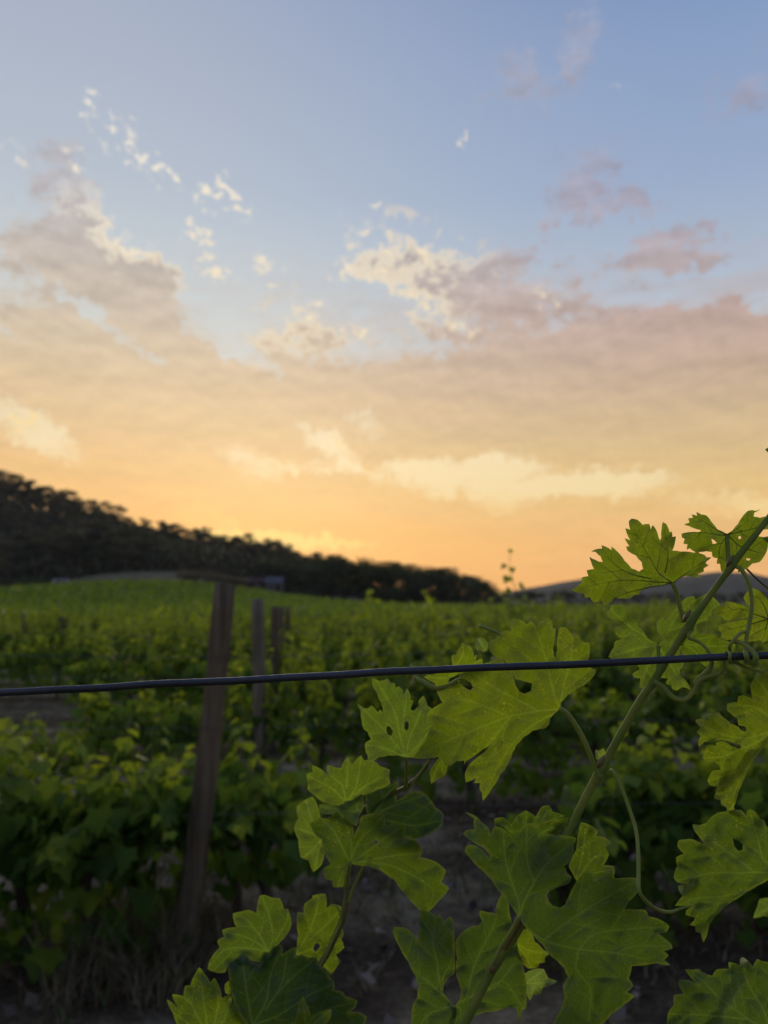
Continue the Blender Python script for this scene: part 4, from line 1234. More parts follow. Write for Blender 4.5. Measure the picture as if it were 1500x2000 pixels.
# swollen nodes, scales and buds
for nm, x, y, dd, w_ in [('bud', 963, 1890, .4135, 7), ('bud', 1172, 1490, .414, 6), ('bud', 1340, 1205, .405, 4.5), ('bud', 1424, 1098, .405, 4)]:
    tube_px(nm, [(x - 5, y + 9, dd, w_ * .5), (x, y, dd - .001, w_), (x + 6, y - 9, dd, w_ * .75), (x + 9, y - 15, dd + .001, 1)], M_CANE2, shA, 8, 4, 0.15)
tube_px('cane_scar', [(985, 1855, .4215, 2), (1000, 1826, .4212, 6), (1014, 1800, .4225, 7.5), (1024, 1785, .424, 5)], M_CANE2, shA, 8, 4)
leaf(shA, 'A', [(62,1128),(100,1075),(150,1010),(205,880),(183,850),(160,815),(190,775),(280,722),(255,680),(232,625),(290,605),(360,600),(390,580),(395,520),(470,490),(560,445),(640,420),(690,395),(735,415),(775,480),(802,545),(820,560),(800,520),(770,470),(735,425),(700,396),(660,385),(625,340),(610,295),(635,262),(700,250),(706,215),(730,192),(785,200),(780,150),(790,105),(850,112),(895,150),(925,122),(950,140),(968,168),(1000,120),(1050,103),(1080,120),(1085,180),(1104,172),(1100,250),(1088,320),(1092,378),(1112,398),(1119,330),(1124,220),(1135,170),(1180,168),(1220,215),(1240,240),(1270,222),(1295,265),(1320,280),(1355,285),(1358,340),(1342,420),(1370,470),(1405,480),(1390,520),(1340,575),(1260,620),(1190,670),(1145,720),(1138,765),(1100,800),(1065,835),(1060,880),(1030,910),(990,915),(940,925),(870,975),(820,1030),(790,1090),(770,1150),(700,1250),(640,1350),(575,1440),(568,1380),(550,1360),(553,1310),(510,1310),(530,1270),(450,1305),(442,1240),(475,1175),(590,1080),(640,1022),(575,1062),(450,1150),(437,1178),(438,1145),(380,1150),(330,1185),(300,1165),(270,1135),(240,1120),(180,1128)],
     (1138, 765), [[(960,785),(770,822),(545,905),(300,1005),(75,1125)], [(770,822),(640,768),(500,715),(390,690)], [(960,770),(810,690),(640,600),(520,520)], [(1090,640),(1040,420),(985,240),(925,130)], [(1165,600),(1220,400),(1230,250)], [(1100,795),(920,900),(770,1050),(640,1280),(578,1430)], [(770,822),(700,920),(590,1050)]],
     .424, (-.006, -.004), .0010, .75, 0, 0, holes=[[(803,552),(835,553),(882,566),(936,580),(926,636),(880,656),(842,641),(816,600)], [(402,545),(440,550),(485,575),(503,612),(480,631),(446,613),(414,585)]],
     pet=([(1200,812),(1290,950),(1358,1100),(1405,1215),(1440,1262)], .424, 5.2), label='largest light green leaf, crossed by the thick wire, flecked with yellow', ruff=.7)
leaf(shA, 'B', [(62,685),(100,660),(135,630),(135,592),(185,582),(172,540),(225,530),(205,480),(192,440),(215,455),(260,475),(290,478),(275,440),(238,405),(205,402),(240,385),(285,380),(280,355),(310,365),(355,392),(352,365),(400,405),(450,470),(500,525),(555,548),(585,530),(575,480),(530,430),(470,395),(460,365),(485,362),(450,305),(490,320),(455,232),(490,242),(480,180),(500,160),(545,170),(580,205),(630,200),(642,240),(655,208),(680,240),(698,295),(710,320),(718,300),(720,240),(730,185),(755,200),(780,260),(795,255),(800,295),(825,290),(820,330),(800,395),(860,402),(960,410),(985,400),(1000,415),(1040,430),(1050,445),(1085,445),(1050,475),(1045,492),(1068,500),(1030,525),(1030,550),(985,565),(1010,592),(940,585),(890,580),(845,600),(800,635),(740,642),(640,652),(565,690),(560,715),(520,720),(490,745),(440,745),(380,740),(350,770),(295,795),(285,760),(220,775),(195,735),(160,740),(150,710),(100,700)],
     (800, 632), [[(640,620),(450,610),(250,640),(75,684)], [(640,600),(480,560),(360,480),(285,385)], [(700,560),(640,460),(580,360),(495,175)], [(745,560),(765,420),(735,200)], [(900,560),(980,500),(1075,447)], [(560,680),(420,720),(300,785)]],
     .412, (-.005, .004), .0012, .85, 0, 0, pet=([(835,720),(858,820),(885,915)], .4135, 4.6), vm=M_VEIN2, label='upper three-lobed leaf against the sunset, left of the cane', ruff=.8)
leaf(shA, 'B', [(865,272),(905,262),(940,258),(1000,262),(1008,245),(960,232),(920,215),(885,205),(925,190),(915,160),(950,155),(940,130),(980,140),(975,112),(1010,130),(1050,138),(1090,190),(1130,240),(1200,275),(1235,255),(1280,200),(1310,150),(1350,105),(1385,98),(1412,105),(1445,92),(1400,118),(1395,145),(1440,155),(1530,140),(1590,170),(1560,225),(1500,238),(1430,240),(1392,270),(1410,290),(1480,300),(1560,320),(1500,340),(1495,390),(1470,440),(1440,478),(1385,490),(1340,530),(1300,545),(1280,560),(1285,520),(1250,500),(1215,500),(1190,525),(1172,560),(1158,548),(1150,492),(1125,492),(1130,452),(1095,442),(1088,405),(1050,400),(965,405),(925,378),(905,390),(910,350),(880,345),(890,310),(870,300)],
     (1200, 278), [[(1130,280),(1020,260),(880,272)], [(1120,240),(1040,190),(960,135)], [(1260,240),(1330,190),(1420,115)], [(1320,250),(1440,220),(1570,180)], [(1150,360),(1140,440),(1165,545)], [(1290,360),(1400,400),(1480,420)]],
     .416, (.004, .005), .001, .8, .02, 0, holes=[[(1085,310),(1105,318),(1126,340),(1096,348)], [(1340,452),(1372,455),(1362,468),(1345,466)], [(1283,292),(1302,290),(1300,308),(1286,312)]], pet=([(1203,350),(1208,430),(1213,490)], .4125, 4.4), vm=M_VEIN2, label='topmost leaf with deep notches where the cane leaves the picture', ruff=.8)
leaf(shA, 'B', [(695,1090),(620,1040),(560,960),(500,880),(430,800),(350,798),(345,825),(318,850),(330,880),(400,915),(435,940),(378,955),(385,1010),(435,1040),(380,1060),(370,1105),(330,1175),(400,1197),(470,1202),(540,1195),(575,1158),(605,1190),(545,1235),(560,1265),(505,1300),(520,1325),(565,1330),(560,1400),(600,1405),(615,1425),(660,1370),(710,1325),(770,1330),(750,1370),(790,1380),(800,1410),(830,1420),(870,1395),(900,1400),(935,1415),(900,1350),(860,1310),(850,1270),(885,1225),(850,1160),(860,1100),(960,940),(1010,915),(1060,905),(1050,880),(1085,870),(1090,830),(1150,790),(1060,705),(970,755),(960,728),(900,740),(850,790),(820,825),(770,888),(745,910),(725,882),(690,920),(690,985),(725,1025),(735,1050)],
     (695, 1092), [[(600,1100),(480,1130),(345,1172)], [(620,1030),(500,960),(345,830)], [(650,1180),(600,1290),(570,1390)], [(770,1210),(830,1300),(900,1390)], [(760,1000),(830,880),(960,760)], [(690,1200),(690,1330)]],
     .428, (.003, .002), .001, .42, 0, .25, pet=([(698,1180),(694,1260),(700,1345)], .4195, 3.6), label='leaf with a folded silvery edge, behind the cane at the wire', fold=(35, -.004))
leaf(shA, 'B', [(870,1020),(930,1005),(1000,1003),(1100,1008),(1160,1048),(1265,1085),(1240,1150),(1180,1165),(1140,1200),(1070,1225),(1045,1248),(1000,1212),(930,1180),(865,1140)],
     (868, 1080), [[(960,1085),(1100,1095),(1250,1090)], [(950,1050),(1060,1030)], [(960,1130),(1040,1230)]], .426, (.004, .003), .001, .45, .05, 0, pet=([(850,1085),(838,1095)], .418, 3), label='half leaf just above the wire right of the cane', sp=8)
leaf(shA, 'C', [(445,765),(390,690),(340,630),(260,520),(220,480),(125,385),(92,340),(104,305),(150,300),(200,330),(240,372),(258,395),(255,360),(215,318),(130,270),(80,230),(100,205),(155,200),(152,130),(95,85),(160,110),(200,150),(250,195),(262,238),(285,180),(335,190),(385,236),(430,200),(452,206),(500,160),(560,165),(580,245),(615,225),(680,240),(740,240),(820,255),(800,310),(795,380),(738,440),(760,485),(790,510),(770,550),(700,575),(642,600),(625,630),(640,672),(665,698),(712,712),(745,690),(770,640),(800,570),(850,500),(900,455),(945,522),(1050,475),(1072,520),(1210,515),(1225,600),(1160,670),(1130,720),(1200,722),(1270,725),(1290,765),(1370,790),(1425,830),(1410,865),(1350,877),(1400,915),(1440,950),(1445,975),(1385,990),(1420,1020),(1390,1050),(1430,1085),(1340,1070),(1180,1090),(1160,1170),(1190,1220),(1150,1260),(1200,1285),(1130,1340),(1050,1400),(980,1470),(900,1560),(640,1560),(665,1467),(720,1370),(745,1290),(730,1220),(765,1160),(740,1100),(690,1050),(640,1010),(600,950),(540,890),(490,835)],
     (445, 768), [[(480,670),(545,540),(630,420),(720,340),(805,268)], [(440,660),(390,520),(355,380),(345,240)], [(545,540),(500,420),(495,260),(500,180)], [(490,832),(610,922),(830,978),(1080,1004),(1400,1075)], [(610,915),(720,830),(860,735),(1010,645),(1190,545)], [(840,972),(930,885),(1080,855),(1400,832)], [(830,980),(820,1110),(890,1200),(915,1275),(900,1440)], [(1080,1004),(1200,960),(1420,960)]],
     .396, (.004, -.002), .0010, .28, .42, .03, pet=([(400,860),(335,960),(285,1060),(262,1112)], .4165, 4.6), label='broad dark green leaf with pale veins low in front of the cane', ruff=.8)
leaf(shA, 'D', [(580,957),(535,905),(490,850),(500,790),(540,730),(590,690),(592,560),(588,400),(580,250),(555,212),(500,256),(470,190),(445,216),(400,190),(370,175),(310,155),(300,230),(297,330),(283,412),(205,325),(160,305),(80,305),(74,340),(130,470),(200,590),(262,710),(290,800),(280,890),(240,960),(230,1050),(235,1200),(420,1260),(640,1250),(700,1110),(760,1040),(850,1015),(960,1000),(1060,970),(1110,985),(1140,1114),(1152,1000),(1188,985),(1190,840),(1180,700),(1130,520),(1080,350),(1050,180),(1030,60),(985,30),(945,110),(935,190),(860,178),(800,165),(800,205),(822,250),(790,290),(730,300),(650,350),(607,410),(600,460),(612,560),(602,690),(625,760),(646,830),(640,900),(602,955)],
     (580, 962), [[(530,905),(440,820),(370,760),(280,690),(130,470),(85,325)], [(475,830),(445,600),(410,430),(430,250),(440,210)], [(490,760),(560,600),(585,440)], [(470,990),(350,1050),(290,1180)], [(660,920),(770,860),(930,800),(1080,620)], [(690,880),(765,600),(900,330),(960,160)], [(800,860),(1000,760),(1150,960)], [(640,1000),(640,1200)]],
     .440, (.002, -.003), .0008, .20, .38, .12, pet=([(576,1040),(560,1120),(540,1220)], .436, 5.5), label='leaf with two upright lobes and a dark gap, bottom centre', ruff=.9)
leaf(shA, 'D', [(1180,690),(1270,650),(1340,655),(1355,690),(1375,730),(1450,755),(1400,790),(1330,810),(1310,860),(1250,870),(1220,920),(1190,850),(1170,780)], (1175, 775), [[(1300,770),(1440,757)], [(1260,720),(1335,665)], [(1250,810),(1230,900)]], .452, (.004, 0), .002, .1, 0, .9, label='small silvery leaf tip poking out below the broad leaf', sp=6)
leaf(shA, 'D', [(1095,500),(1150,330),(1220,310),(1260,420),(1330,490),(1385,525),(1345,560),(1350,600),(1300,605),(1290,640),(1210,650),(1150,600)], (1110, 440), [[(1220,500),(1370,525)], [(1180,540),(1230,640)]], .445, (.003, .002), .001, .8, 0, 0, label='yellow green leaf shaded behind the broad leaf', sp=6)
leaf(shA, 'C', [(290,190),(285,130),(340,120),(395,165),(412,150),(430,115),(460,95),(490,75),(530,100),(556,118),(575,80),(592,52),(640,40),(665,85),(745,112),(700,130),(612,162),(770,118),(750,180),(735,245),(640,280),(450,280),(330,240)], (470, 270), [[(350,180),(300,140)], [(490,160),(495,85)], [(590,150),(630,60)], [(620,210),(755,135)]], .436, (0, .004), .001, .35, .35, .1, label='crumpled dark little leaf peeping over the broad leaf', sp=5, ruff=2.0)
leaf(shA, 'C', [(790,480),(770,440),(820,330),(835,210),(850,152),(905,170),(960,210),(945,245),(1000,250),(1050,290),(1005,312),(1032,365),(995,432),(1065,440),(1070,490),(960,540),(840,560)], (800, 560), [[(850,400),(880,200)], [(900,420),(1030,300)], [(880,500),(1050,460)]], .440, (.004, .002), .001, .55, .35, 0, label='bluish leaf with a yellow rim right of the cane, behind the broad leaf', sp=6)
leaf(shA, 'K', [(235,240),(265,246),(300,230),(302,248),(316,262),(308,282),(312,300),(290,325),(265,320),(240,310)], (270, 330), [[(262,280),(250,245)], [(285,280),(302,240)]], .4195, (.002, .003), .004, .55, 0, .45, label='tiny young leaf opening in the fork of the cane', sp=3.5)
leaf(shA, 'X', [(1494,878),(1505,872),(1530,868),(1560,890),(1600,880),(1600,920),(1560,925),(1520,905),(1500,884)], (1590, 900), [[(1550,895),(1500,880)]], .415, (0, 0), .001, .5, .3, 0, pet=([(1600,890)], .411, 3), sp=5)
leaf(shA, 'X', [(1488,1050),(1520,1046),(1560,1040),(1610,1050),(1600,1075),(1540,1068),(1500,1060)], (1600, 1060), [[(1550,1056),(1495,1053)]], .42, (0, 0), .001, .1, .4, .2, sp=5)
# leaves behind the largest one
leaf(shA, 'I', [(1085,320),(1130,310),(1150,260),(1185,220),(1190,180),(1225,210),(1270,220),(1300,260),(1320,330),(1345,310),(1335,380),(1400,350),(1412,410),(1300,470),(1150,520),(1062,560),(1022,640),(935,650),(900,610),(790,545),(900,520),(1000,480),(1100,440),(1082,380)], (1040, 560), [[(1120,440),(1200,320),(1195,200)], [(1200,460),(1390,380)], [(950,560),(820,545)]], .446, (.003, .003), .001, .85, 0, 0, label='small yellow leaf behind the wire, left of the largest leaf', sp=5)
leaf(shA, 'I', [(1325,230),(1330,185),(1360,140),(1420,138),(1462,190),(1455,270),(1420,290),(1380,262),(1345,268)], (1450, 300), [[(1400,200),(1370,150)]], .45, (.002, 0), .003, .05, .1, .75, label='small grey green leaf peeping out behind the largest leaf', sp=5)
leaf(shA, 'I', [(850,1540),(900,1460),(960,1385),(1070,1385),(1040,1490),(1015,1580),(930,1620),(868,1668),(862,1600)], (1000, 1390), [[(930,1500),(870,1650)], [(985,1500),(1000,1580)]], .446, (.002, .004), .001, .85, .05, 0, label='yellow green leaf tip hanging under the point of the largest leaf', sp=5)
tube_px('side_stem', [(813, 1327, .450, 5), (828, 1333, .449, 5.5), (848, 1343, .447, 5), (870, 1340, .446, 4.5), (900, 1325, .446, 4), (935, 1300, .447, 3.5)], M_TENDRIL, shA, 8)
tube_px('side_stem', [(935, 1222, .452, 3), (952, 1228, .452, 3.4), (975, 1238, .452, 3), (1000, 1262, .45, 2.6)], M_TENDRIL, shA, 7)
# tendrils
def J(pts): return [(CROPS['J'][0] + q[0] / CROPS['J'][2], CROPS['J'][1] + q[1] / CROPS['J'][2], q[2], q[3]) for q in pts]
def Bc(pts): return [(CROPS['B'][0] + q[0] / 3.75, CROPS['B'][1] + q[1] / 3.75, q[2], q[3]) for q in pts]
def Kc(pts): return [(CROPS['K'][0] + q[0] / 3.75, CROPS['K'][1] + q[1] / 3.75, q[2], q[3]) for q in pts]
tube_px('tendril', J([(815,40,.4155,4),(775,85,.413,4.2),(780,125,.412,4),(850,150,.412,3.8),(920,200,.411,3.8),(965,270,.410,4),(985,340,.410,5),(965,405,.411,6),(915,455,.411,6),(860,500,.411,5),(825,545,.411,4)]), M_TENDRIL, shA, 9)
tube_px('tendril', J([(455,515,.412,4.5),(500,545,.411,6),(550,585,.410,6.5),(615,655,.409,6.5),(700,692,.408,6),(770,668,.408,5.5),(825,595,.408,5),(860,522,.408,5),(950,475,.408,4.6),(1050,450,.407,4.4),(1092,400,.406,4.2),(1098,330,.407,4),(1105,280,.408,4),(1130,250,.405,4),(1150,262,.3945,4),(1150,310,.3925,4.2),(1150,345,.396,4.2),(1160,340,.404,4),(1162,300,.4068,4),(1150,240,.404,4),(1150,195,.400,4),(1185,140,.400,4.2),(1240,85,.402,4.2),(1300,62,.404,4)]), M_TENDRIL, shA, 9)
tube_px('tendril', Bc([(1262,512,.4125,5),(1300,530,.409,5.5),(1340,590,.407,5.2),(1368,670,.406,5.2),(1380,780,.405,5),(1372,880,.404,5),(1352,980,.403,5),(1335,1060,.402,4.5),(1310,1080,.401,3.5)]), M_TENDRIL, shA, 9)
tube_px('tendril', J([(1195,160,.402,3.5),(1240,165,.400,4),(1300,195,.397,5),(1355,240,.394,6),(1388,295,.392,7),(1375,335,.393,7),(1330,345,.396,7),(1300,330,.402,6),(1300,290,.4062,6),(1310,245,.405,6),(1290,240,.398,6),(1300,280,.3935,6.5),(1310,320,.3935,6)]), M_TENDRIL, shA, 9)
tube_px('tendril', J([(1150,330,.405,3.4),(1190,340,.403,4),(1270,380,.402,3.8),(1400,420,.402,3.6),(1500,442,.403,3.4),(1620,450,.404,3)]), M_TENDRIL, shA, 8)
tube_px('tendril', Kc([(352,395,.424,6),(372,415,.421,5),(430,530,.418,4.6),(490,690,.414,4.6),(535,840,.410,4.6),(550,1000,.404,4.6),(552,1150,.396,4.8),(556,1270,.389,5),(600,1345,.392,5),(690,1412,.400,4.6),(780,1430,.406,4.2),(850,1410,.408,3),(900,1395,.408,2.2),(965,1385,.407,1.6)]), M_TENDRIL, shA, 9)
tube_px('tendril', Bc([(1345,530,.4165,2.5),(1400,585,.418,2.4),(1450,630,.42,2.4),(1520,690,.42,2.2)]), M_CANE2, shA, 6)

# --- leaves of the shoot beyond the right edge
shC = empty('vine_shoot', at(1640, 2080, 0.40))
prop(shC, 'vine shoot outside the right edge whose leaves hang into the picture', 'vine')
tube_px('cane', [(1660, 2100, .405, 11), (1640, 1900, .405, 10), (1600, 1700, .405, 9), (1590, 1500, .405, 9), (1570, 1300, .408, 8), (1590, 1150, .41, 7)], M_CANE, shC, 10, 6)
leaf(shC, 'B', [(1490,890),(1440,850),(1345,812),(1290,790),(1190,765),(1182,790),(1095,850),(1100,870),(1165,880),(1182,905),(1250,900),(1330,890),(1375,870),(1440,890),(1370,905),(1250,915),(1142,945),(1137,975),(1162,1000),(1150,1040),(1200,1050),(1260,1040),(1330,1062),(1390,1060),(1440,1050),(1460,1070),(1500,1055),(1560,1080),(1660,1040),(1700,930),(1680,820),(1620,760),(1560,780),(1500,760),(1460,710),(1420,680),(1390,670),(1345,700),(1320,740),(1345,785),(1400,820)],
     (1500, 893), [[(1400,860),(1290,820),(1110,858)], [(1380,930),(1260,960),(1150,1000)], [(1470,800),(1420,730),(1390,685)], [(1480,980),(1450,1060)], [(1600,860),(1680,900)], [(1580,800),(1620,770)]],
     .425, (.004, .002), .001, .95, 0, 0, pet=([(1600,1000),(1700,1100),(1790,1180)], .41, 4), vm=M_VEIN2, label='yellowish leaf at the right edge above the wire', ruff=.8)
leaf(shC, 'G', [(580,415),(650,395),(735,420),(700,350),(780,340),(830,330),(870,380),(960,450),(1040,485),(1060,515),(1100,537),(1125,522),(1110,478),(1040,468),(1030,400),(960,345),(918,310),(920,240),(1030,225),(1035,165),(1080,150),(1160,175),(1195,208),(1175,120),(1165,50),(1190,0),(1250,-60),(1351,-90),(1480,-60),(1620,60),(1700,300),(1560,470),(1450,540),(1351,620),(1280,720),(1200,830),(1130,950),(1080,1070),(1040,1160),(1020,1250),(990,1330),(1000,1385),(930,1392),(910,1330),(860,1310),(850,1255),(780,1240),(800,1180),(815,1115),(740,1100),(710,1050),(740,990),(760,950),(850,937),(840,890),(790,860),(700,850),(660,810),(680,760),(700,690),(760,670),(800,690),(800,650),(880,635),(960,682),(1040,718),(1072,702),(1050,670),(960,640),(860,620),(760,637),(680,642),(620,695),(615,640),(640,580),(600,540),(640,490)],
     (1450, 480), [[(1300,560),(1100,600),(850,560),(600,440)], [(1250,640),(1050,720),(860,800),(680,815)], [(1280,700),(1100,950),(1000,1180),(965,1380)], [(1330,350),(1180,270),(940,260)], [(1400,250),(1300,60),(1220,-30)], [(1100,920),(900,990),(730,1050)]],
     .388, (-.004, .001), .001, .72, 0, .05, pet=([(1600,600),(1750,800),(1850,920)], .404, 5), label='ragged yellow green leaf with deep slits at the right edge below the wire', ruff=1.1)
leaf(shC, 'H', [(465,228),(530,235),(590,215),(630,165),(690,125),(760,112),(830,98),(900,102),(945,152),(950,110),(975,90),(1020,112),(1065,180),(1100,187),(1122,250),(1180,262),(1300,300),(1400,420),(1380,560),(1250,650),(1136,722),(1040,772),(940,830),(820,910),(740,962),(660,1050),(612,1120),(600,1180),(565,1275),(540,1192),(495,1180),(490,1130),(440,1120),(480,1082),(490,1050),(405,1030),(410,990),(500,940),(440,945),(310,950),(380,862),(350,822),(335,770),(470,765),(330,742),(300,700),(310,640),(330,600),(320,520),(390,487),(330,420),(340,370),(410,360),(460,357),(520,385),(572,402),(545,365),(510,320),(480,280)],
     (1250, 655), [[(1030,655),(830,658),(630,660),(330,725)], [(1000,640),(800,480),(620,360),(480,240)], [(1100,540),(1060,420),(980,120)], [(1000,780),(760,862),(520,880),(330,945)], [(880,860),(700,1000),(570,1240)], [(1200,560),(1150,300)]],
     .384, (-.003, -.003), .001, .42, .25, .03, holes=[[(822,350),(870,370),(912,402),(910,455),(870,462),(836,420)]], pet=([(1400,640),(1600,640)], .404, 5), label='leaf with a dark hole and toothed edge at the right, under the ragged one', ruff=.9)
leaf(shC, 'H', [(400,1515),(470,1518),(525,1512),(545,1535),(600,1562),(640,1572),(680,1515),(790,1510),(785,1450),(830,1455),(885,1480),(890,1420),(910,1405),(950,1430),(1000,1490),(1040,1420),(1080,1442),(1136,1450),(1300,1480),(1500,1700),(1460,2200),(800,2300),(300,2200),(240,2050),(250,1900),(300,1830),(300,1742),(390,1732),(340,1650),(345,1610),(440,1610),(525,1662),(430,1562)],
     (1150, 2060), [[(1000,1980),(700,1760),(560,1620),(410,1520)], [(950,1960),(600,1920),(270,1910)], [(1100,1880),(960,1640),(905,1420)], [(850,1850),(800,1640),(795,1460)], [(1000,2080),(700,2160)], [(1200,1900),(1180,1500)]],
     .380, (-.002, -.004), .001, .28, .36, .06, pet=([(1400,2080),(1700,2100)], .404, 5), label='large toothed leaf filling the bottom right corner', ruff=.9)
leaf(shC, 'H', [(1005,1060),(1040,960),(1060,890),(1136,880),(1250,860),(1300,1000),(1200,1060),(1100,1040)], (1280, 960), [[(1150,970),(1015,1050)]], .55, (0, 0), .002, .3, .1, .4, sp=6)

# --- second shoot, lower left of the first
shB = empty('vine_shoot', at(600, 2060, 0.50))
prop(shB, 'shorter vine shoot with crowded leaves left of the diagonal cane', 'vine')
tube_px('cane', [(575, 2070, .50, 9), (600, 1960, .50, 9), (621, 1893, .50, 9), (640, 1861, .50, 8.5), (664, 1808, .50, 8.5), (672, 1782, .50, 10), (677, 1750, .502, 7.5), (676, 1700, .505, 7), (684, 1640, .51, 7), (700, 1590, .515, 6.5), (745, 1560, .515, 6), (795, 1535, .51, 5.5), (830, 1500, .505, 5), (850, 1460, .49, 4)], M_CANE2, shB, 12, 6, 0.05)
leaf(shB, 'I', [(255,560),(330,590),(375,580),(415,560),(445,610),(490,610),(490,660),(530,645),(575,690),(580,740),(615,665),(650,730),(655,790),(682,795),(660,860),(650,890),(690,900),(740,850),(735,800),(790,740),(830,850),(880,880),(940,900),(930,1050),(880,1200),(780,1330),(690,1390),(600,1387),(520,1367),(420,1367),(320,1387),(260,1430),(210,1440),(205,1370),(180,1320),(175,1240),(240,1200),(200,1120),(160,1090),(140,1000),(130,900),(95,825),(160,870),(205,880),(245,845),(290,890),(310,915),(335,885),(368,928),(360,870),(345,820),(300,710),(255,640)],
     (605, 1387), [[(540,1150),(480,900),(300,590)], [(500,1250),(330,1050),(120,850)], [(450,1320),(300,1270),(190,1260)], [(640,1200),(740,960),(790,760)], [(560,1100),(600,850),(615,690)], [(700,1300),(850,1120)]],
     .478, (.003, .003), .001, .38, .02, .25, holes=[[(405,1060),(440,1070),(470,1120),(450,1162),(415,1150),(400,1100)], [(590,1030),(615,1005),(636,1040),(630,1090),(605,1112),(588,1080)]], pet=([(612,1500),(608,1600),(605,1700)], .51, 3.6), label='grey green leaf with two slits below the wire, left of the largest leaf', ruff=.9)
leaf(shB, 'E', [(480,590),(380,577),(300,550),(240,500),(180,450),(185,400),(170,315),(225,300),(220,240),(270,260),(330,300),(345,345),(350,240),(430,262),(470,265),(490,210),(530,165),(545,230),(562,262),(600,190),(640,155),(665,200),(720,195),(770,215),(800,250),(890,280),(880,340),(892,400),(860,420),(780,450),(720,480),(660,500),(560,542),(510,548)],
     (510, 560), [[(400,450),(280,380),(180,330)], [(480,420),(380,330),(355,250)], [(520,420),(525,180)], [(600,420),(640,170)], [(650,440),(800,350),(885,290)]], .50, (.002, .005), .001, .50, .06, .15, pet=([(505,620),(520,700)], .512, 3.5), label='leaf with pale and shaded halves above the dark cluster', sp=6)
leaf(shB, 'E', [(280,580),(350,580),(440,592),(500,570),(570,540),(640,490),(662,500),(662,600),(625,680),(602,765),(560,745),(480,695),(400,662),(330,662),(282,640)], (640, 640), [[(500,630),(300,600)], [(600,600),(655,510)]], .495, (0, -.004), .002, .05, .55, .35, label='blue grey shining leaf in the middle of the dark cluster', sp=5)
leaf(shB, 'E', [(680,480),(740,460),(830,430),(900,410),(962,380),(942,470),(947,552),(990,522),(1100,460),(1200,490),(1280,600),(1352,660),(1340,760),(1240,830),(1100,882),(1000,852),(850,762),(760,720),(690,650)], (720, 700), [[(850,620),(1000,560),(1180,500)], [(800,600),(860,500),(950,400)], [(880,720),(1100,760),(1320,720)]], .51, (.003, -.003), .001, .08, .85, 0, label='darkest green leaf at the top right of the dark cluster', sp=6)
leaf(shB, 'E', [(85,600),(150,545),(225,510),(250,550),(280,640),(292,700),(330,900),(320,1040),(300,1100),(230,1162),(190,1062),(120,1035),(100,880),(60,780),(100,700)], (310, 860), [[(220,720),(170,560)], [(200,820),(75,780)], [(230,960),(150,1030)], [(270,1000),(240,1150)]], .515, (.002, .003), .001, .5, .08, .3, label='pale leaf on the left side of the dark cluster', sp=5)
leaf(shB, 'E', [(290,692),(350,700),(390,670),(430,640),(470,682),(560,742),(582,842),(620,762),(640,682),(700,660),(780,655),(842,665),(842,782),(900,745),(1022,745),(1012,872),(1112,890),(1172,980),(1150,1030),(1300,1082),(1372,1150),(1330,1250),(1402,1300),(1300,1420),(1220,1505),(1150,1492),(1020,1352),(930,1232),(820,1152),(700,1107),(600,1102),(545,1087),(530,1102),(500,1200),(490,1287),(400,1292),(390,1230),(330,1222),(320,1132),(380,1092),(330,1000),(300,880),(240,832),(200,740)],
     (545, 1085), [[(480,950),(400,800),(300,705)], [(560,950),(530,800),(470,700)], [(620,900),(740,780),(820,680)], [(700,980),(860,860),(1010,760)], [(720,1080),(940,1120),(1250,1300),(1220,1480)], [(800,1040),(1000,1010),(1160,1000)], [(490,1150),(440,1280)]],
     .488, (.003, -.002), .001, .45, .30, 0, holes=[[(752,895),(768,886),(782,895),(778,912),(762,916)]], pet=([(530,1180),(520,1290)], .503, 4), label='broad leaf with a small round hole in front of the dark cluster', ruff=.9)
tube_px('petiole_stem', [(680, 1764, .50, 3), (690, 1735, .498, 3), (706, 1700, .496, 3), (725, 1660, .495, 2.6)], M_TENDRIL, shB, 7)
tube_px('tendril', [(795, 1545, .51, 2), (806, 1530, .505, 2), (822, 1508, .50, 1.8), (840, 1485, .49, 1.5)], M_TENDRIL, shB, 6)
leaf(shB, 'F', [(690,150),(705,108),(735,103),(790,125),(850,130),(880,210),(910,205),(935,320),(900,400),(850,452),(800,520),(760,562),(700,602),(620,572),(500,592),(462,632),(450,672),(390,677),(320,650),(330,600),(370,530),(410,490),(390,440),(440,410),(425,360),(530,340),(510,290),(505,240),(560,228),(625,213),(680,242)],
     (770, 520), [[(620,495),(450,505),(340,620)], [(640,430),(480,380),(430,370)], [(700,400),(600,280),(515,250)], [(800,400),(760,220),(715,115)], [(820,440),(900,300),(905,220)]], .47, (.003, .003), .001, .40, .22, .12, pet=([(820,620),(900,700)], .49, 3.5), label='olive leaf with rounded teeth right of the leaning post foot', sp=6)
leaf(shB, 'F', [(1030,170),(1085,130),(1090,108),(1185,95),(1192,200),(1240,170),(1300,190),(1312,290),(1290,330),(1320,390),(1300,430),(1322,490),(1260,542),(1287,600),(1220,692),(1190,650),(1100,582),(1000,562),(965,540),(975,480),(985,400),(975,330),(980,230),(1025,237)],
     (965, 545), [[(1050,400),(1110,250),(1140,110)], [(1070,430),(1180,330),(1290,220)], [(1120,490),(1300,460)], [(1120,570),(1230,670)]], .512, (.003, .003), .001, .6, .22, 0, holes=[[(1095,490),(1110,460),(1135,458),(1145,480),(1120,515),(1100,518)]], pet=([(940,600),(960,700)], .52, 3), label='yellow green leaf with a hole behind the second cane', sp=6)
tube_px('tendril', [(645, 1767, .492, 1.6), (658, 1770, .491, 2.2), (665, 1785, .491, 3), (664, 1805, .491, 3.4), (650, 1835, .491, 3.4), (632, 1875, .491, 3.4), (620, 1895, .491, 3)], M_TENDRIL, shB, 7)
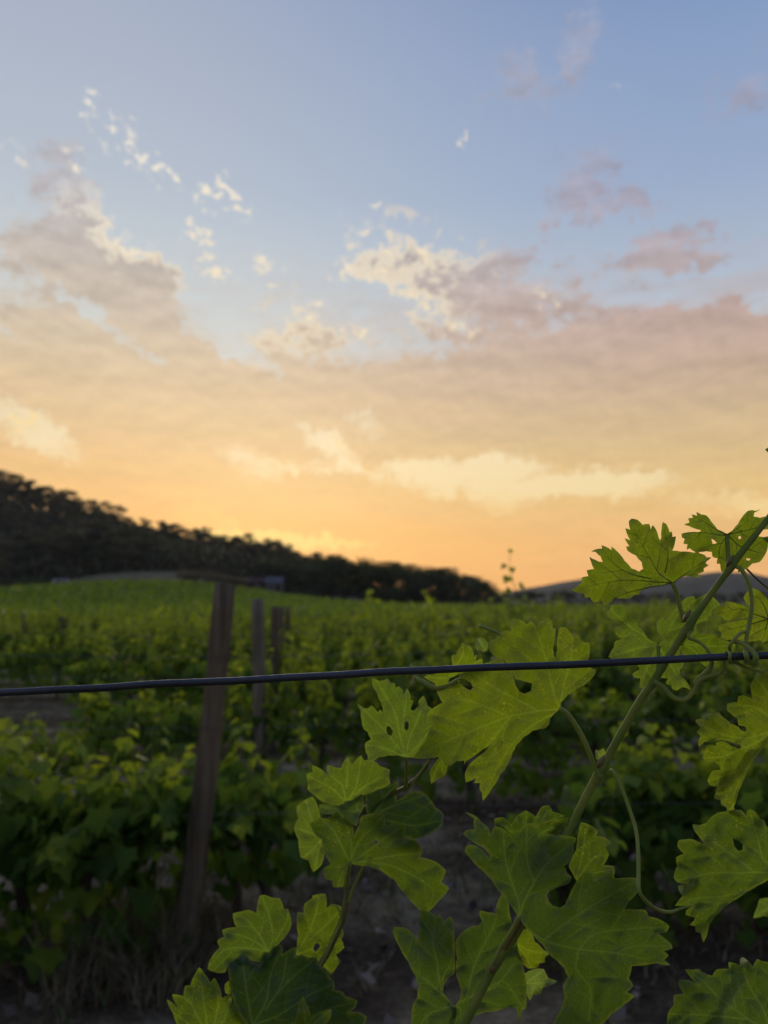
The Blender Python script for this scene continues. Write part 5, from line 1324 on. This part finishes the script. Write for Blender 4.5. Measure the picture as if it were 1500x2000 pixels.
leaf(shB, 'F', [(470,600),(500,590),(540,562),(580,535),(620,562),(650,602),(700,612),(715,560),(740,520),(770,542),(800,490),(860,465),(870,542),(920,505),(970,490),(965,562),(1000,540),(1060,562),(1120,560),(1130,610),(1170,650),(1210,692),(1252,752),(1250,800),(1310,815),(1330,847),(1420,882),(1400,932),(1350,962),(1440,965),(1487,1000),(1470,1060),(1380,1180),(700,1180),(600,1060),(560,980),(500,852),(480,722)],
     (650, 1060), [[(620,900),(590,700),(575,545)], [(750,880),(780,700),(860,480)], [(780,890),(930,720),(1110,570)], [(850,980),(1060,840),(1240,760)], [(900,1060),(1200,940),(1410,890)], [(750,940),(860,760),(900,560)]],
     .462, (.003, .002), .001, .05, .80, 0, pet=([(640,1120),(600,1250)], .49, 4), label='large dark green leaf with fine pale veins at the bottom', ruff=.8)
leaf(shB, 'F', [(20,870),(60,890),(95,932),(75,880),(60,830),(145,845),(155,770),(195,765),(225,690),(260,632),(290,670),(340,747),(370,710),(405,770),(425,862),(490,830),(500,900),(525,900),(560,980),(600,1060),(560,1200),(160,1200),(100,1060),(70,980)],
     (340, 1190), [[(310,1000),(280,800),(262,650)], [(250,1000),(180,880),(75,840)], [(380,1000),(400,880),(372,730)], [(440,1020),(490,850)], [(220,1080),(90,980)]], .448, (.002, -.002), .001, .5, .16, 0, label='bright pointed leaf at the bottom, left of the dark one', sp=6)
leaf(shB, 'F', [(960,1060),(975,960),(988,900),(1020,845),(1050,910),(1080,1000),(1130,970),(1230,940),(1222,1000),(1180,1060),(1120,1160),(980,1160)], (1050, 1150), [[(1030,1000),(1020,860)], [(1110,1040),(1220,950)]], .445, (.002, .002), .002, .55, .05, .1, label='small bright leaf tip in front of the dark one', sp=5)
leaf(shB, 'F', [(445,760),(470,735),(495,745),(505,800),(480,835),(450,825)], (490, 800), [[(465,760),(460,745)], [(470,800),(455,815)]], .458, (0, 0), .002, .45, .1, 0, sp=5)

# ------------------------------------------------------------------ haze over the valley
def haze():
    m, t = new_mat('haze')
    v = t.node('ShaderNodeVolumePrincipled')
    v.inputs['Color'].default_value = (0.80, 0.84, 0.95, 1); v.inputs['Density'].default_value = 0.00009; v.inputs['Anisotropy'].default_value = 0.3
    o = t.node('ShaderNodeOutputMaterial'); t.l.new(v.outputs[0], o.inputs['Volume'])
    me = pymesh('haze', *boxm(-1900, 1900, -1000, 2000, -16, 110), False)
    prop(link('haze', me, m), 'thin evening haze lying over the valley', 'haze', kind='stuff')
haze()
